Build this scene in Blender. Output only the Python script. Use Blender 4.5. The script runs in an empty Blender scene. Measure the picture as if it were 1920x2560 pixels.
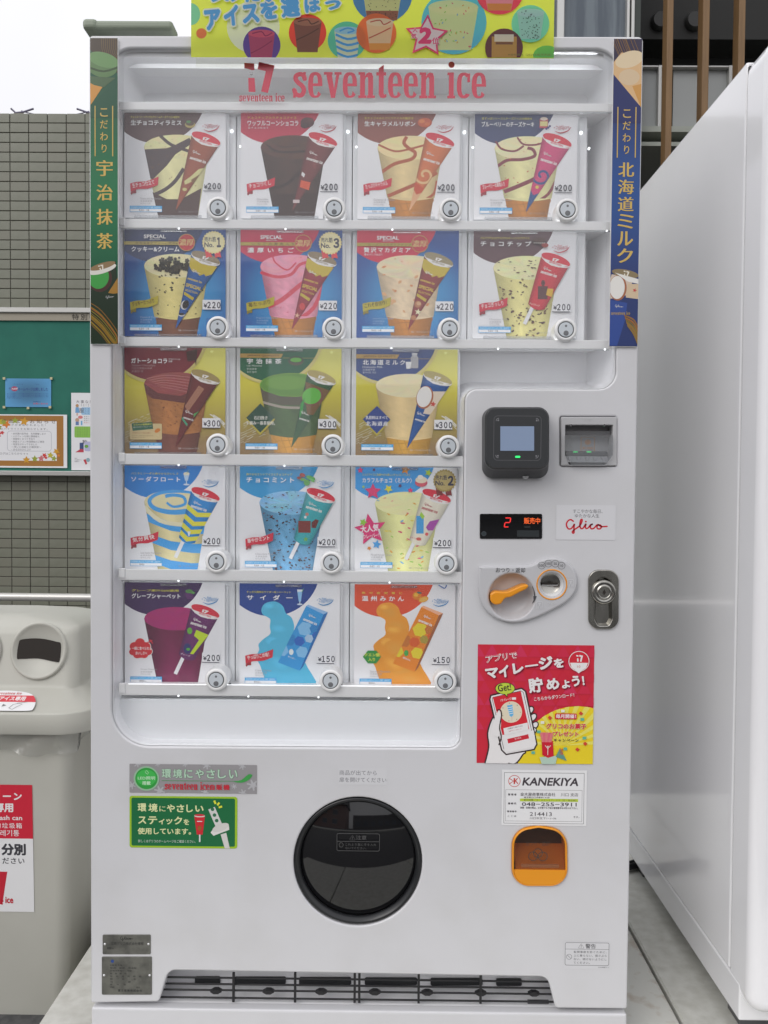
import bpy, math, random
from mathutils import Vector, Matrix
from mathutils.geometry import tessellate_polygon
import numpy as np
R_ = math.radians
random.seed(7)
sc = bpy.context.scene
COL = sc.collection
# ------------------------------------------------------------------ camera, world, sun, exposure
CX, CY, CZ = 0.05162, -1.51712, 1.03355
YAW, PITCH, ROLL, FPX = -0.007449, -0.027688, 0.007695, 2071.0
_F = Vector((math.sin(YAW)*math.cos(PITCH), math.cos(YAW)*math.cos(PITCH), math.sin(PITCH)))
_R = Vector((math.cos(YAW), -math.sin(YAW), 0)); _U = _R.cross(_F)
_R2 = math.cos(ROLL)*_R + math.sin(ROLL)*_U
_U2 = -math.sin(ROLL)*_R + math.cos(ROLL)*_U
cam = bpy.data.objects.new('camera', bpy.data.cameras.new('camera')); COL.objects.link(cam)
cam.matrix_world = Matrix(((_R2.x, _U2.x, -_F.x, CX), (_R2.y, _U2.y, -_F.y, CY), (_R2.z, _U2.z, -_F.z, CZ), (0, 0, 0, 1)))
cam.data.sensor_fit = 'VERTICAL'; cam.data.sensor_height = 36; cam.data.lens = FPX/2560*36
cam.data.clip_start = 0.02; cam.data.clip_end = 600
sc.camera = cam
w = bpy.data.worlds.new('World'); sc.world = w; w.use_nodes = True
nt = w.node_tree; nt.nodes.clear()
sky = nt.nodes.new('ShaderNodeTexSky'); sky.sky_type = 'NISHITA'; sky.sun_disc = False
sky.sun_elevation = R_(52); sky.sun_rotation = R_(200); sky.air_density = 1.0; sky.dust_density = 4.0; sky.ozone_density = 1.0
hs = nt.nodes.new('ShaderNodeHueSaturation'); hs.inputs['Saturation'].default_value = 0.12
# cloud deck: overcast grey-white over the clear sky colour, slightly patchy
tc = nt.nodes.new('ShaderNodeTexCoord'); nz = nt.nodes.new('ShaderNodeTexNoise')
nz.inputs['Scale'].default_value = 1.6; nz.inputs['Detail'].default_value = 4
rp = nt.nodes.new('ShaderNodeMapRange'); rp.inputs[1].default_value = .3; rp.inputs[2].default_value = .7
rp.inputs[3].default_value = 11.5; rp.inputs[4].default_value = 14.5
cl = nt.nodes.new('ShaderNodeMix'); cl.data_type = 'RGBA'; cl.inputs[0].default_value = .8
cmb = nt.nodes.new('ShaderNodeCombineColor')
bg = nt.nodes.new('ShaderNodeBackground'); bg.inputs['Strength'].default_value = 0.13
wo = nt.nodes.new('ShaderNodeOutputWorld')
L = nt.links.new
L(sky.outputs[0], hs.inputs['Color']); L(tc.outputs['Generated'], nz.inputs['Vector']); L(nz.outputs[0], rp.inputs[0])
# an overcast dome is brighter overhead than at the horizon
sx = nt.nodes.new('ShaderNodeSeparateXYZ'); gr = nt.nodes.new('ShaderNodeMapRange')
gr.inputs[1].default_value = 0; gr.inputs[2].default_value = 1; gr.inputs[3].default_value = 1.05; gr.inputs[4].default_value = 1.75
mg = nt.nodes.new('ShaderNodeMath'); mg.operation = 'MULTIPLY'
L(tc.outputs['Generated'], sx.inputs[0]); L(sx.outputs[2], gr.inputs[0]); L(rp.outputs[0], mg.inputs[0]); L(gr.outputs[0], mg.inputs[1])
rp = mg
L(rp.outputs[0], cmb.inputs[0]); L(rp.outputs[0], cmb.inputs[1])
mb = nt.nodes.new('ShaderNodeMath'); mb.operation = 'MULTIPLY'; mb.inputs[1].default_value = 1.04
L(rp.outputs[0], mb.inputs[0]); L(mb.outputs[0], cmb.inputs[2])
L(hs.outputs[0], cl.inputs[6]); L(cmb.outputs[0], cl.inputs[7]); L(cl.outputs[2], bg.inputs[0]); L(bg.outputs[0], wo.inputs[0])
sl = bpy.data.lights.new('sun', 'SUN'); sl.energy = 2.1; sl.angle = R_(36); sl.color = (1, .97, .93)
so = bpy.data.objects.new('sun', sl); COL.objects.link(so); so.rotation_euler = Vector((.52, .64, -.57)).to_track_quat('-Z', 'Y').to_euler()
sc.view_settings.view_transform = 'Standard'; sc.view_settings.look = 'None'
sc.view_settings.exposure = -0.98; sc.view_settings.gamma = 1; sc.view_settings.use_curve_mapping = False
sc.cycles.max_bounces = 10; sc.cycles.transparent_max_bounces = 16

# ------------------------------------------------------------------ helpers
def P(u, v, y=0.0):                         # point of the photograph -> (x, z) on the vertical plane at depth y
    d = _F*FPX + _R2*(u-960) - _U2*(v-1280)
    t = (y-CY)/d.y
    return (CX+d.x*t, CZ+d.z*t)
def PZ(u, v, z):
    d = _F*FPX + _R2*(u-960) - _U2*(v-1280)
    t = (z-CZ)/d.z
    return (CX+d.x*t, CY+d.y*t)
def s2l(c): return c/12.92 if c <= .04045 else ((c+.055)/1.055)**2.4
def H(h, k=1.0):
    h = h.lstrip('#'); return tuple(min(.9, s2l(int(h[i:i+2], 16)/255)*k) for i in (0, 2, 4))
def mat(name, col, rough=.5, metal=0, noise=None, bump=0, bscale=200, spec=.5, coat=0, emit=None, es=0, alpha=1):
    m = bpy.data.materials.new(name); m.use_nodes = True; n = m.node_tree; p = n.nodes['Principled BSDF']
    p.inputs['Roughness'].default_value = rough; p.inputs['Metallic'].default_value = metal
    p.inputs['Specular IOR Level'].default_value = spec; p.inputs['Coat Weight'].default_value = coat
    if emit: p.inputs['Emission Color'].default_value = (*emit, 1); p.inputs['Emission Strength'].default_value = es
    if isinstance(col, str):
        a = n.nodes.new('ShaderNodeAttribute'); a.attribute_name = col; n.links.new(a.outputs['Color'], p.inputs['Base Color'])
    else: p.inputs['Base Color'].default_value = (*col, 1)
    if noise and not isinstance(col, str):       # (scale, colour2, lo, hi[, stretch])
        tcn = n.nodes.new('ShaderNodeTexCoord'); mp = n.nodes.new('ShaderNodeMapping')
        if len(noise) > 4: mp.inputs['Scale'].default_value = noise[4]
        nn = n.nodes.new('ShaderNodeTexNoise'); nn.inputs['Scale'].default_value = noise[0]; nn.inputs['Detail'].default_value = 6
        r = n.nodes.new('ShaderNodeMapRange'); r.inputs[1].default_value = noise[2]; r.inputs[2].default_value = noise[3]
        mx = n.nodes.new('ShaderNodeMix'); mx.data_type = 'RGBA'
        mx.inputs[6].default_value = (*col, 1); mx.inputs[7].default_value = (*noise[1], 1)
        n.links.new(tcn.outputs['Object'], mp.inputs[0]); n.links.new(mp.outputs[0], nn.inputs['Vector'])
        n.links.new(nn.outputs[0], r.inputs[0]); n.links.new(r.outputs[0], mx.inputs[0]); n.links.new(mx.outputs[2], p.inputs['Base Color'])
    if bump:
        b = n.nodes.new('ShaderNodeBump'); b.inputs['Strength'].default_value = bump; b.inputs['Distance'].default_value = .001
        bn = n.nodes.new('ShaderNodeTexNoise'); bn.inputs['Scale'].default_value = bscale; bn.inputs['Detail'].default_value = 3
        t2 = n.nodes.new('ShaderNodeTexCoord'); n.links.new(t2.outputs['Object'], bn.inputs['Vector'])
        n.links.new(bn.outputs[0], b.inputs['Height']); n.links.new(b.outputs[0], p.inputs['Normal'])
    return m
def thin_glass(name, tint=(1, 1, 1), base=.0, dirt=0.0, rough=.02, dc=(.8, .8, .82), ior=1.5):
    m = bpy.data.materials.new(name); m.use_nodes = True; n = m.node_tree; n.nodes.clear()
    o = n.nodes.new('ShaderNodeOutputMaterial'); t = n.nodes.new('ShaderNodeBsdfTransparent'); t.inputs[0].default_value = (*tint, 1)
    g = n.nodes.new('ShaderNodeBsdfGlossy'); g.inputs['Roughness'].default_value = rough
    f = n.nodes.new('ShaderNodeFresnel')
    ge = n.nodes.new('ShaderNodeNewGeometry'); bk = n.nodes.new('ShaderNodeMath'); bk.operation = 'MULTIPLY_ADD'   # same reflectance from either side of a thin sheet
    bk.inputs[1].default_value = 1/ior-ior; bk.inputs[2].default_value = ior; n.links.new(ge.outputs['Backfacing'], bk.inputs[0]); n.links.new(bk.outputs[0], f.inputs[0])
    mu = n.nodes.new('ShaderNodeMath'); mu.operation = 'MULTIPLY_ADD'; mu.inputs[1].default_value = 1.8; mu.inputs[2].default_value = base
    mx = n.nodes.new('ShaderNodeMixShader'); n.links.new(f.outputs[0], mu.inputs[0]); n.links.new(mu.outputs[0], mx.inputs[0])
    d = n.nodes.new('ShaderNodeBsdfDiffuse'); d.inputs[0].default_value = (*dc, 1)
    m2 = n.nodes.new('ShaderNodeMixShader'); m2.inputs[0].default_value = dirt
    n.links.new(t.outputs[0], m2.inputs[1]); n.links.new(d.outputs[0], m2.inputs[2])
    n.links.new(m2.outputs[0], mx.inputs[1]); n.links.new(g.outputs[0], mx.inputs[2]); n.links.new(mx.outputs[0], o.inputs[0])
    return m
def empty(name, loc, label, cat, group=None):
    o = bpy.data.objects.new(name, None); COL.objects.link(o); o.location = loc; o.empty_display_size = .05
    tag(o, label, cat, group); return o
def tag(o, label=None, cat=None, group=None, kind=None):
    if label: o['label'] = label
    if cat: o['category'] = cat
    if group: o['group'] = group
    if kind: o['kind'] = kind
    return o
def wloc(o):
    v = Vector((0, 0, 0))
    while o: v = v+o.location; o = o.parent
    return v
def link(name, me, parent=None, loc=None):
    o = bpy.data.objects.new(name, me); COL.objects.link(o)
    if parent is not None: o.parent = parent
    if loc is not None: o.location = loc
    return o
class M:                                    # world-space mesh collector
    def __init__(s): s.v = []; s.f = []; s.sm = []
    def add(s, vs, fs, smooth=False):
        b = len(s.v); s.v += [tuple(p) for p in vs]; s.f += [tuple(i+b for i in f) for f in fs]; s.sm += [smooth]*len(fs); return s
    def box(s, x0, y0, z0, x1, y1, z1):
        vs = [(x, y, z) for x in (x0, x1) for y in (y0, y1) for z in (z0, z1)]
        return s.add(vs, [(0, 1, 3, 2), (4, 6, 7, 5), (0, 4, 5, 1), (2, 3, 7, 6), (0, 2, 6, 4), (1, 5, 7, 3)])
    def rbox(s, x0, y0, z0, x1, y1, z1, r=.003, n=2):
        import bmesh
        bm = bmesh.new(); bmesh.ops.create_cube(bm, size=1)
        for q in bm.verts: q.co = Vector(((x0+x1)/2+q.co.x*(x1-x0), (y0+y1)/2+q.co.y*(y1-y0), (z0+z1)/2+q.co.z*(z1-z0)))
        bmesh.ops.bevel(bm, geom=bm.edges[:], offset=r, segments=n, affect='EDGES', profile=.5)
        bm.verts.index_update(); s.add([q.co[:] for q in bm.verts], [[q.index for q in f.verts] for f in bm.faces]); bm.free(); return s
    def lathe(s, cx, cz, prof, n=48, smooth=True, cap=True):   # axis along y; prof = [(r, y)]
        vs = []
        for r, y in prof:
            for k in range(n):
                a = 2*math.pi*k/n; vs.append((cx+r*math.cos(a), y, cz+r*math.sin(a)))
        fs = [(i*n+k, i*n+(k+1) % n, (i+1)*n+(k+1) % n, (i+1)*n+k) for i in range(len(prof)-1) for k in range(n)]
        s.add(vs, fs, smooth)
        if cap: s.add(vs[-n:], [tuple(range(n))])
        return s
    def tube(s, pts, r, n=8):
        pts = [Vector(p) for p in pts]; vs = []; up = Vector((0.13, .2, 1)).normalized()
        for i, p in enumerate(pts):
            d = (pts[min(i+1, len(pts)-1)]-pts[max(i-1, 0)]).normalized()
            a = d.cross(up); a = a.normalized() if a.length > 1e-4 else Vector((1, 0, 0)); b = d.cross(a)
            for k in range(n):
                t = 2*math.pi*k/n; vs.append(tuple(p+(a*math.cos(t)+b*math.sin(t))*r))
        m = len(pts)
        fs = [(i*n+k, i*n+(k+1) % n, (i+1)*n+(k+1) % n, (i+1)*n+k) for i in range(m-1) for k in range(n)]
        s.add(vs, fs, True); s.add(vs[:n], [tuple(range(n))]); s.add(vs[-n:], [tuple(range(n))]); return s
    def prism(s, loop, y0, y1, cap0=True, cap1=True, smooth=False):   # loop of (x, z), y0 = front
        n = len(loop); vs = [(x, y0, z) for x, z in loop]+[(x, y1, z) for x, z in loop]
        s.add(vs, [(i, (i+1) % n, n+(i+1) % n, n+i) for i in range(n)], smooth)
        if cap0: s.fill([loop], y0)
        if cap1: s.fill([loop], y1)
        return s
    def fill(s, loops, y):
        tr = tessellate_polygon([[Vector((x, z, 0)) for x, z in l] for l in loops])
        fl = [p for l in loops for p in l]; s.add([(x, y, z) for x, z in fl], tr); return s
    def loft(s, loops, smooth=True, cap0=False, cap1=True):   # loops of 3-D points, equal counts
        n = len(loops[0]); vs = [p for l in loops for p in l]
        s.add(vs, [(i*n+k, i*n+(k+1) % n, (i+1)*n+(k+1) % n, (i+1)*n+k) for i in range(len(loops)-1) for k in range(n)], smooth)
        if cap0: s.add(loops[0], [tuple(range(n))])
        if cap1: s.add(loops[-1], [tuple(range(n))])
        return s
    def build(s, name, m, parent=None, origin=None):
        me = bpy.data.meshes.new(name)
        o_ = wloc(parent) if parent is not None else Vector(origin or (0, 0, 0))
        loc = None
        if parent is None and origin is not None: loc = origin
        vs = [(x-o_.x, y-o_.y, z-o_.z) for x, y, z in s.v]
        me.from_pydata(vs, [], s.f); me.polygons.foreach_set('use_smooth', s.sm); me.materials.append(m); me.update()
        return link(name, me, parent, loc)
def area(l): return .5*sum(l[i][0]*l[(i+1) % len(l)][1]-l[(i+1) % len(l)][0]*l[i][1] for i in range(len(l)))
def rpoly(pts, seg=8):                      # [(x, y, r)] -> filleted loop
    out = []; n = len(pts)
    for i in range(n):
        p = Vector(pts[i][:2]); a = Vector(pts[i-1][:2]); b = Vector(pts[(i+1) % n][:2]); r = pts[i][2] if len(pts[i]) > 2 else 0
        if r <= 0: out.append(tuple(p)); continue
        da = (a-p).normalized(); db = (b-p).normalized(); ang = da.angle(db); t = r/math.tan(ang/2)
        p0 = p+da*t; p1 = p+db*t; c = p+(da+db).normalized()*(r/math.sin(ang/2))
        a0 = math.atan2(p0.y-c.y, p0.x-c.x); a1 = math.atan2(p1.y-c.y, p1.x-c.x); d = a1-a0
        while d > math.pi: d -= 2*math.pi
        while d < -math.pi: d += 2*math.pi
        sg = max(2, int(seg*(1+abs(d))/2))
        for k in range(sg+1): out.append((c.x+r*math.cos(a0+d*k/sg), c.y+r*math.sin(a0+d*k/sg)))
    return out
def rrect(x0, y0, x1, y1, r, seg=6): return rpoly([(x0, y0, r), (x1, y0, r), (x1, y1, r), (x0, y1, r)], seg)
def circ(cx, cy, r, n=40, ry=None, rot=0):
    ry = r if ry is None else ry; c, s_ = math.cos(R_(rot)), math.sin(R_(rot)); o = []
    for k in range(n):
        a = 2*math.pi*k/n; x, y = r*math.cos(a), ry*math.sin(a); o.append((cx+x*c-y*s_, cy+x*s_+y*c))
    return o
def W(loop, y=0): return [P(u, v, y) for u, v in loop]
def orient(l, ccw=True): return l if (area(l) > 0) == ccw else l[::-1]
def offs(l, d):                             # offset to the left of travel
    o = []; n = len(l)
    for i in range(n):
        a = Vector(l[i-1]); p = Vector(l[i]); b = Vector(l[(i+1) % n]); e0 = (p-a); e1 = (b-p)
        if e0.length < 1e-9: e0 = e1
        if e1.length < 1e-9: e1 = e0
        e0 = e0.normalized(); e1 = e1.normalized(); n0 = Vector((-e0.y, e0.x)); n1 = Vector((-e1.y, e1.x))
        m = n0+n1; m = m/max(m.length_squared, .6)*2 if m.length > 1e-6 else n0
        o.append((p.x+m.x*d, p.y+m.y*d))
    return o
def plate(m, outer, holes, y0, depth, r, sign=1, seg=5, wall=True):
    """flat plate facing -y with rounded edges; outer/holes = loops of (x, z)"""
    ls = [orient(outer, True)]+[orient(h, False) for h in holes]
    m.fill([offs(l, r) for l in ls], y0)
    for l in ls:
        rings = []
        for k in range(seg+1):
            a = math.pi/2*k/seg; q = offs(l, r*(1-math.sin(a))); rings.append([(x, y0+r*(1-math.cos(a)), z) for x, z in q])
        m.loft(rings, True, cap1=False)
        if wall: m.loft([rings[-1], [(x, y0+depth, z) for x, z in l]], False, cap1=False)
    return m
def clip(poly, cv):
    ccw = area(cv) > 0; out = list(poly); n = len(cv)
    for i in range(n):
        a = cv[i]; b = cv[(i+1) % n]; inp = out; out = []
        if not inp: break
        def side(p):
            c = (b[0]-a[0])*(p[1]-a[1])-(b[1]-a[1])*(p[0]-a[0]); return c if ccw else -c
        for j in range(len(inp)):
            p, q = inp[j-1], inp[j]; sp, sq = side(p), side(q)
            if (sp >= 0) != (sq >= 0):
                t = sp/(sp-sq); out.append((p[0]+(q[0]-p[0])*t, p[1]+(q[1]-p[1])*t))
            if sq >= 0: out.append(q)
    return out
def cat_rom(pts, n=6, closed=False):
    o = []; m = len(pts)
    for i in range(m if closed else m-1):
        g = lambda k: pts[k % m] if closed else pts[max(0, min(m-1, k))]
        p0, p1, p2, p3 = g(i-1), g(i), g(i+1), g(i+2)
        for k in range(n):
            t = k/n; o.append(tuple(.5*((2*p1[j])+(-p0[j]+p2[j])*t+(2*p0[j]-5*p1[j]+4*p2[j]-p3[j])*t*t+(-p0[j]+3*p1[j]-3*p2[j]+p3[j])*t**3) for j in (0, 1)))
    if not closed: o.append(tuple(pts[-1]))
    return o
_tx = {}
def glyphs(s, bold, sp=1.0):
    k = (s, bold, sp)
    if k not in _tx:
        c = bpy.data.curves.new('t', 'FONT'); c.body = s; c.resolution_u = 2; c.offset = bold; c.space_line = 1.0; c.space_character = sp
        o = bpy.data.objects.new('t', c); me = bpy.data.meshes.new_from_object(o)
        v = np.empty(len(me.vertices)*3, 'f'); me.vertices.foreach_get('co', v); v = v.reshape(-1, 3)[:, :2].copy()
        f = [tuple(p.vertices) for p in me.polygons]; me_ = me
        bpy.data.objects.remove(o); bpy.data.curves.remove(c); bpy.data.meshes.remove(me_)
        _tx[k] = (v, f)
    return _tx[k]
STEP = .000014
class Pr:                                   # flat print: coloured shapes stacked a few hundredths of a millimetre apart
    def __init__(s, rect, w, h, y, yaxis=None, lv0=0, mp=None):
        s.mp = mp
        if mp is None:
            (s.x0, z0), (x1, z1) = P(rect[0], rect[1], y), P(rect[2], rect[3], y)
            s.z0 = z0; s.sx = (x1-s.x0)/w; s.sz = (z0-z1)/h
        s.y = y; s.w = w; s.h = h; s.lv = lv0; s.v = []; s.f = []; s.c = []; s.cl = None
    def sub(s, d=2):
        q = Pr.__new__(Pr); q.__dict__.update(s.__dict__); q.v = []; q.f = []; q.c = []; q.lv = s.lv+d; return q
    def m(s, x, y, j=0):
        d = (s.lv+j)*STEP
        if s.mp: return s.mp(x, y, d)
        return (s.x0+x*s.sx, s.y-d, s.z0-y*s.sz)
    def raw(s, pts, fs, cols, j=0):
        b = len(s.v); s.v += [s.m(x, y, j) for x, y in pts]; s.f += [tuple(i+b for i in f) for f in fs]; s.c += cols
    def poly(s, pts, col, cv='c', keep=False, j=0):
        cv = s.cl if cv == 'c' else cv
        if cv is not None: pts = clip(pts, cv)
        if len(pts) < 3: return s
        if not keep: s.lv += 1
        t = tessellate_polygon([[Vector((x, y, 0)) for x, y in pts]])
        s.raw(pts, t, [col]*len(pts), j); return s
    def holes(s, loops, col):
        s.lv += 1; t = tessellate_polygon([[Vector((x, y, 0)) for x, y in l] for l in loops]); fl = [p for l in loops for p in l]
        s.raw(fl, t, [col]*len(fl)); return s
    def rect(s, x0, y0, x1, y1, col, r=0, **k):
        return s.poly(rrect(x0, y0, x1, y1, r) if r else [(x0, y0), (x1, y0), (x1, y1), (x0, y1)], col, **k)
    def ell(s, cx, cy, rx, ry, col, rot=0, n=32, **k): return s.poly(circ(cx, cy, rx, n, ry, rot), col, **k)
    def stroke(s, pts, wd, col, smooth=0, taper=None, cv='c'):
        if smooth: pts = cat_rom(pts, smooth)
        n = len(pts); s.lv += 1
        cv = s.cl if cv == 'c' else cv
        nr = []
        for i in range(n):
            a = Vector(pts[max(0, i-1)]); b = Vector(pts[min(n-1, i+1)]); d = (b-a)
            d = d.normalized() if d.length > 1e-9 else Vector((1, 0)); nr.append(Vector((-d.y, d.x)))
        ww = [wd/2*(taper(i/(n-1)) if taper else 1) for i in range(n)]
        for i in range(n-1):
            p, q = Vector(pts[i]), Vector(pts[i+1])
            quad = [tuple(p+nr[i]*ww[i]), tuple(q+nr[i+1]*ww[i+1]), tuple(q-nr[i+1]*ww[i+1]), tuple(p-nr[i]*ww[i])]
            if cv is not None: quad = clip(quad, cv)
            if len(quad) > 2: s.raw(quad, [tuple(range(len(quad)))], [col]*len(quad))
        if taper is None and cv is None:
            for e in (0, -1): s.raw(circ(pts[e][0], pts[e][1], wd/2, 10), [tuple(range(10))], [col]*10, j=.3)
        return s
    def grad(s, x0, y0, x1, y1, fn, nx=12, ny=12, edge=None):   # colour function over a (possibly skewed) field
        s.lv += 1; pts = []; cs = []
        for i in range(ny+1):
            y = y0+(y1-y0)*i/ny
            a, b = edge(y) if edge else (x0, x1)
            for k in range(nx+1):
                x = a+(b-a)*k/nx; pts.append((x, y)); cs.append(fn(k/nx, i/ny))
        s.raw(pts, [(i*(nx+1)+k, i*(nx+1)+k+1, (i+1)*(nx+1)+k+1, (i+1)*(nx+1)+k) for i in range(ny) for k in range(nx)], cs); return s
    def T(s, t, x, y, w, h, col, bold=0.0, ang=0, out=None, ow=.05, serif=False, skew=0, spc=1.0):
        """text fitted to the box x, y, w, h (top left, size); ang = degrees counter-clockwise"""
        v0, f = glyphs(t, 0.0, spc)
        if not len(v0): return s
        n_ = len(t); cj = sum(ord(ch) > 0x3000 for ch in t)
        if n_ > 1 and cj == n_ and spc == 1.0:
            ext = v0.max(0)-v0.min(0); want = w/h*(ext[1]+2*bold)-2*bold
            if want > ext[0]*1.1:
                adv = (ext[0]+.08)/n_; sp = 1+(want-ext[0])/(n_-1)/adv; v0, f = glyphs(t, 0.0, round(sp, 2))
        bold = max(0, bold); lo = v0.min(0)-bold; hi = v0.max(0)+bold; kx = w/max(hi[0]-lo[0], 1e-6); ky = h/max(hi[1]-lo[1], 1e-6)
        ca, sa = math.cos(R_(ang)), math.sin(R_(ang))
        jobs = ([(bold+ow, out)] if out else [])+[(bold, col)]
        for b, c in jobs:
            n = 1 if b < .004 else (4 if b < .022 else (8 if b < .05 else 12))
            sh = [(0, 0)]+[(b*math.cos(2*math.pi*(k+.5)/n), b*math.sin(2*math.pi*(k+.5)/n)) for k in range(n)] if n > 1 else [(0, 0)]
            if b > .07: sh += [(b*.5*math.cos(k), b*.5*math.sin(k)) for k in range(6)]
            if serif: sh = [(dx+e, dy) for dx, dy in sh[:1] for e in (0, .017, -.017, .034)]
            s.lv += 1
            for i, (dx, dy) in enumerate(sh):
                pts = []
                for q in v0:
                    px = (q[0]-lo[0]+dx)*kx; py = (q[1]-lo[1]+dy)*ky; px += py*skew
                    pts.append((x+px*ca-py*sa, y+h-(px*sa+py*ca)))
                s.raw(pts, f, [c]*len(pts), j=-.09*i)
        return s
    def build(s, name, m, parent=None, origin=None):
        me = bpy.data.meshes.new(name); o_ = wloc(parent) if parent is not None else Vector(origin or (0, 0, 0))
        me.from_pydata([(a-o_.x, b-o_.y, c-o_.z) for a, b, c in s.v], [], s.f)
        at = me.color_attributes.new('Col', 'FLOAT_COLOR', 'POINT')
        at.data.foreach_set('color', [q for c in s.c for q in (c[0], c[1], c[2], 1)])
        me.materials.append(m); me.update()
        return link(name, me, parent, origin if parent is None else None)
# "seventeen ice" slab lettering, glyph cell 235 high
def _e(w=135):
    A = lambda cx, cy, rx, ry, a0, a1, n=12: [(cx+rx*math.copysign(abs(math.cos(R_(a0+(a1-a0)*k/n)))**.75, math.cos(R_(a0+(a1-a0)*k/n))), cy-ry*math.copysign(abs(math.sin(R_(a0+(a1-a0)*k/n)))**.75, math.sin(R_(a0+(a1-a0)*k/n)))) for k in range(n+1)]
    o = A(67, 117, 67, 117, 0, 180, 14)+A(67, 117, 67, 117, 180, 320, 14)[1:]
    i = [(93, 172)]+A(71, 140, 25, 75, -60, -180, 10)+[(46, 128), (134, 128)]
    return o[:]+i, A(69, 98, 23, 70, 0, 180, 10)+[(46, 103), (92, 103)]
def slab(s, x, y, k, col, ky=None, word='seventeen ice'):
    ky = ky or k; X = lambda l: [(x+a*k, y+b*ky) for a, b in l]
    for ch in word:
        if ch == 'e':
            o, h = _e(); s.holes([X(o), X(h)], col); wd = 135
        elif ch == 's':
            s.stroke(X(cat_rom([(112, 62), (100, 30), (67, 20), (32, 35), (28, 68), (55, 100), (90, 128), (105, 165), (92, 203), (62, 214), (30, 200), (15, 165)], 4)), 42*k, col)
            s.rect(x+98*k, y, x+122*k, y+78*ky, col); s.rect(x+4*k, y+155*ky, x+28*k, y+235*ky, col); wd = 132
        elif ch == 'v':
            s.poly(X([(18, 0), (70, 0), (98, 150), (120, 0), (150, 0), (106, 235), (68, 235)]), col)
            s.rect(x, y, x+82*k, y+24*ky, col); s.rect(x+100*k, y, x+167*k, y+24*ky, col); wd = 165
        elif ch == 'n':
            s.rect(x+16*k, y, x+62*k, y+235*ky, col); s.rect(x, y, x+60*k, y+24*ky, col); s.rect(x, y+211*ky, x+76*k, y+235*ky, col)
            s.poly(X([(60, 40), (75, 12), (100, 0), (126, 8), (138, 40), (138, 235), (92, 235), (92, 55), (84, 42), (72, 48), (60, 75)]), col)
            s.rect(x+82*k, y+211*ky, x+156*k, y+235*ky, col); wd = 155
        elif ch == 't':
            s.poly(X([(24, -35), (70, -68), (70, 190), (78, 206), (96, 196), (96, 226), (70, 236), (40, 230), (24, 200)]), col)
            s.rect(x, y, x+92*k, y+30*ky, col); wd = 98
        elif ch == 'i':
            s.rect(x+14*k, y, x+60*k, y+235*ky, col); s.rect(x, y, x+50*k, y+24*ky, col); s.rect(x, y+211*ky, x+74*k, y+235*ky, col)
            s.ell(x+37*k, y-70*ky, 29*k, 29*ky, col); wd = 76
        elif ch == 'c':
            o, h = _e(); A = lambda rx, ry, a0, a1, n=18: [(67+rx*math.copysign(abs(math.cos(R_(a0+(a1-a0)*q/n)))**.75, math.cos(R_(a0+(a1-a0)*q/n))), 117-ry*math.copysign(abs(math.sin(R_(a0+(a1-a0)*q/n)))**.75, math.sin(R_(a0+(a1-a0)*q/n)))) for q in range(n+1)]
            s.poly(X(A(67, 117, 38, 322)+A(24, 90, 310, 50)), col); s.rect(x+98*k, y+8*ky, x+124*k, y+88*ky, col); wd = 127
        else: wd = 82
        x += (wd+13)*k
    return x
GL = cat_rom([(60, 18), (36, 4), (10, 22), (3, 52), (18, 82), (42, 82), (60, 60), (70, 42), (66, 80), (68, 112), (60, 122), (54, 108), (76, 86), (112, 60), (132, 24), (134, 2), (122, 8), (116, 50), (124, 78), (142, 78), (160, 50), (168, 40), (162, 66), (172, 80), (190, 70), (206, 48), (226, 42), (210, 48), (204, 68), (216, 82), (238, 74), (258, 50), (276, 46), (262, 56), (264, 78), (284, 82), (298, 66), (290, 50), (276, 50), (300, 62), (345, 60)], 4)
def script(s, x, y, k, col, wd=11, ang=0):
    ca, sa = math.cos(R_(ang)), math.sin(R_(ang))
    s.stroke([(x+(a*ca+b*sa)*k, y+(-a*sa+b*ca)*k) for a, b in GL], wd*k, col)
    q = (166, 20); s.ell(x+(q[0]*ca+q[1]*sa)*k, y+(-q[0]*sa+q[1]*ca)*k, wd*.6*k, wd*.6*k, col, n=10)
def seventeen(s, x, y, k, col, ang=0):      # the "i7" sign: 120 x 135 cell
    ca, sa = math.cos(R_(ang)), math.sin(R_(ang)); X = lambda l: [(x+(a*ca+b*sa)*k, y+(-a*sa+b*ca)*k) for a, b in l]
    s.poly(X([(0, 4), (40, 6), (42, 33), (30, 34), (12, 28), (0, 26)]), col)
    s.poly(X([(16, 66), (42, 66), (46, 124), (18, 124)]), col)
    s.poly(X([(60, 0), (124, 14), (97, 128), (69, 122), (88, 38), (54, 30)]), col)
def star(cx, cy, r, rot=0, k=.42): return [(cx+(r if i % 2 == 0 else r*k)*math.sin(R_(rot+36*i)), cy-(r if i % 2 == 0 else r*k)*math.cos(R_(rot+36*i))) for i in range(10)]

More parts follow.
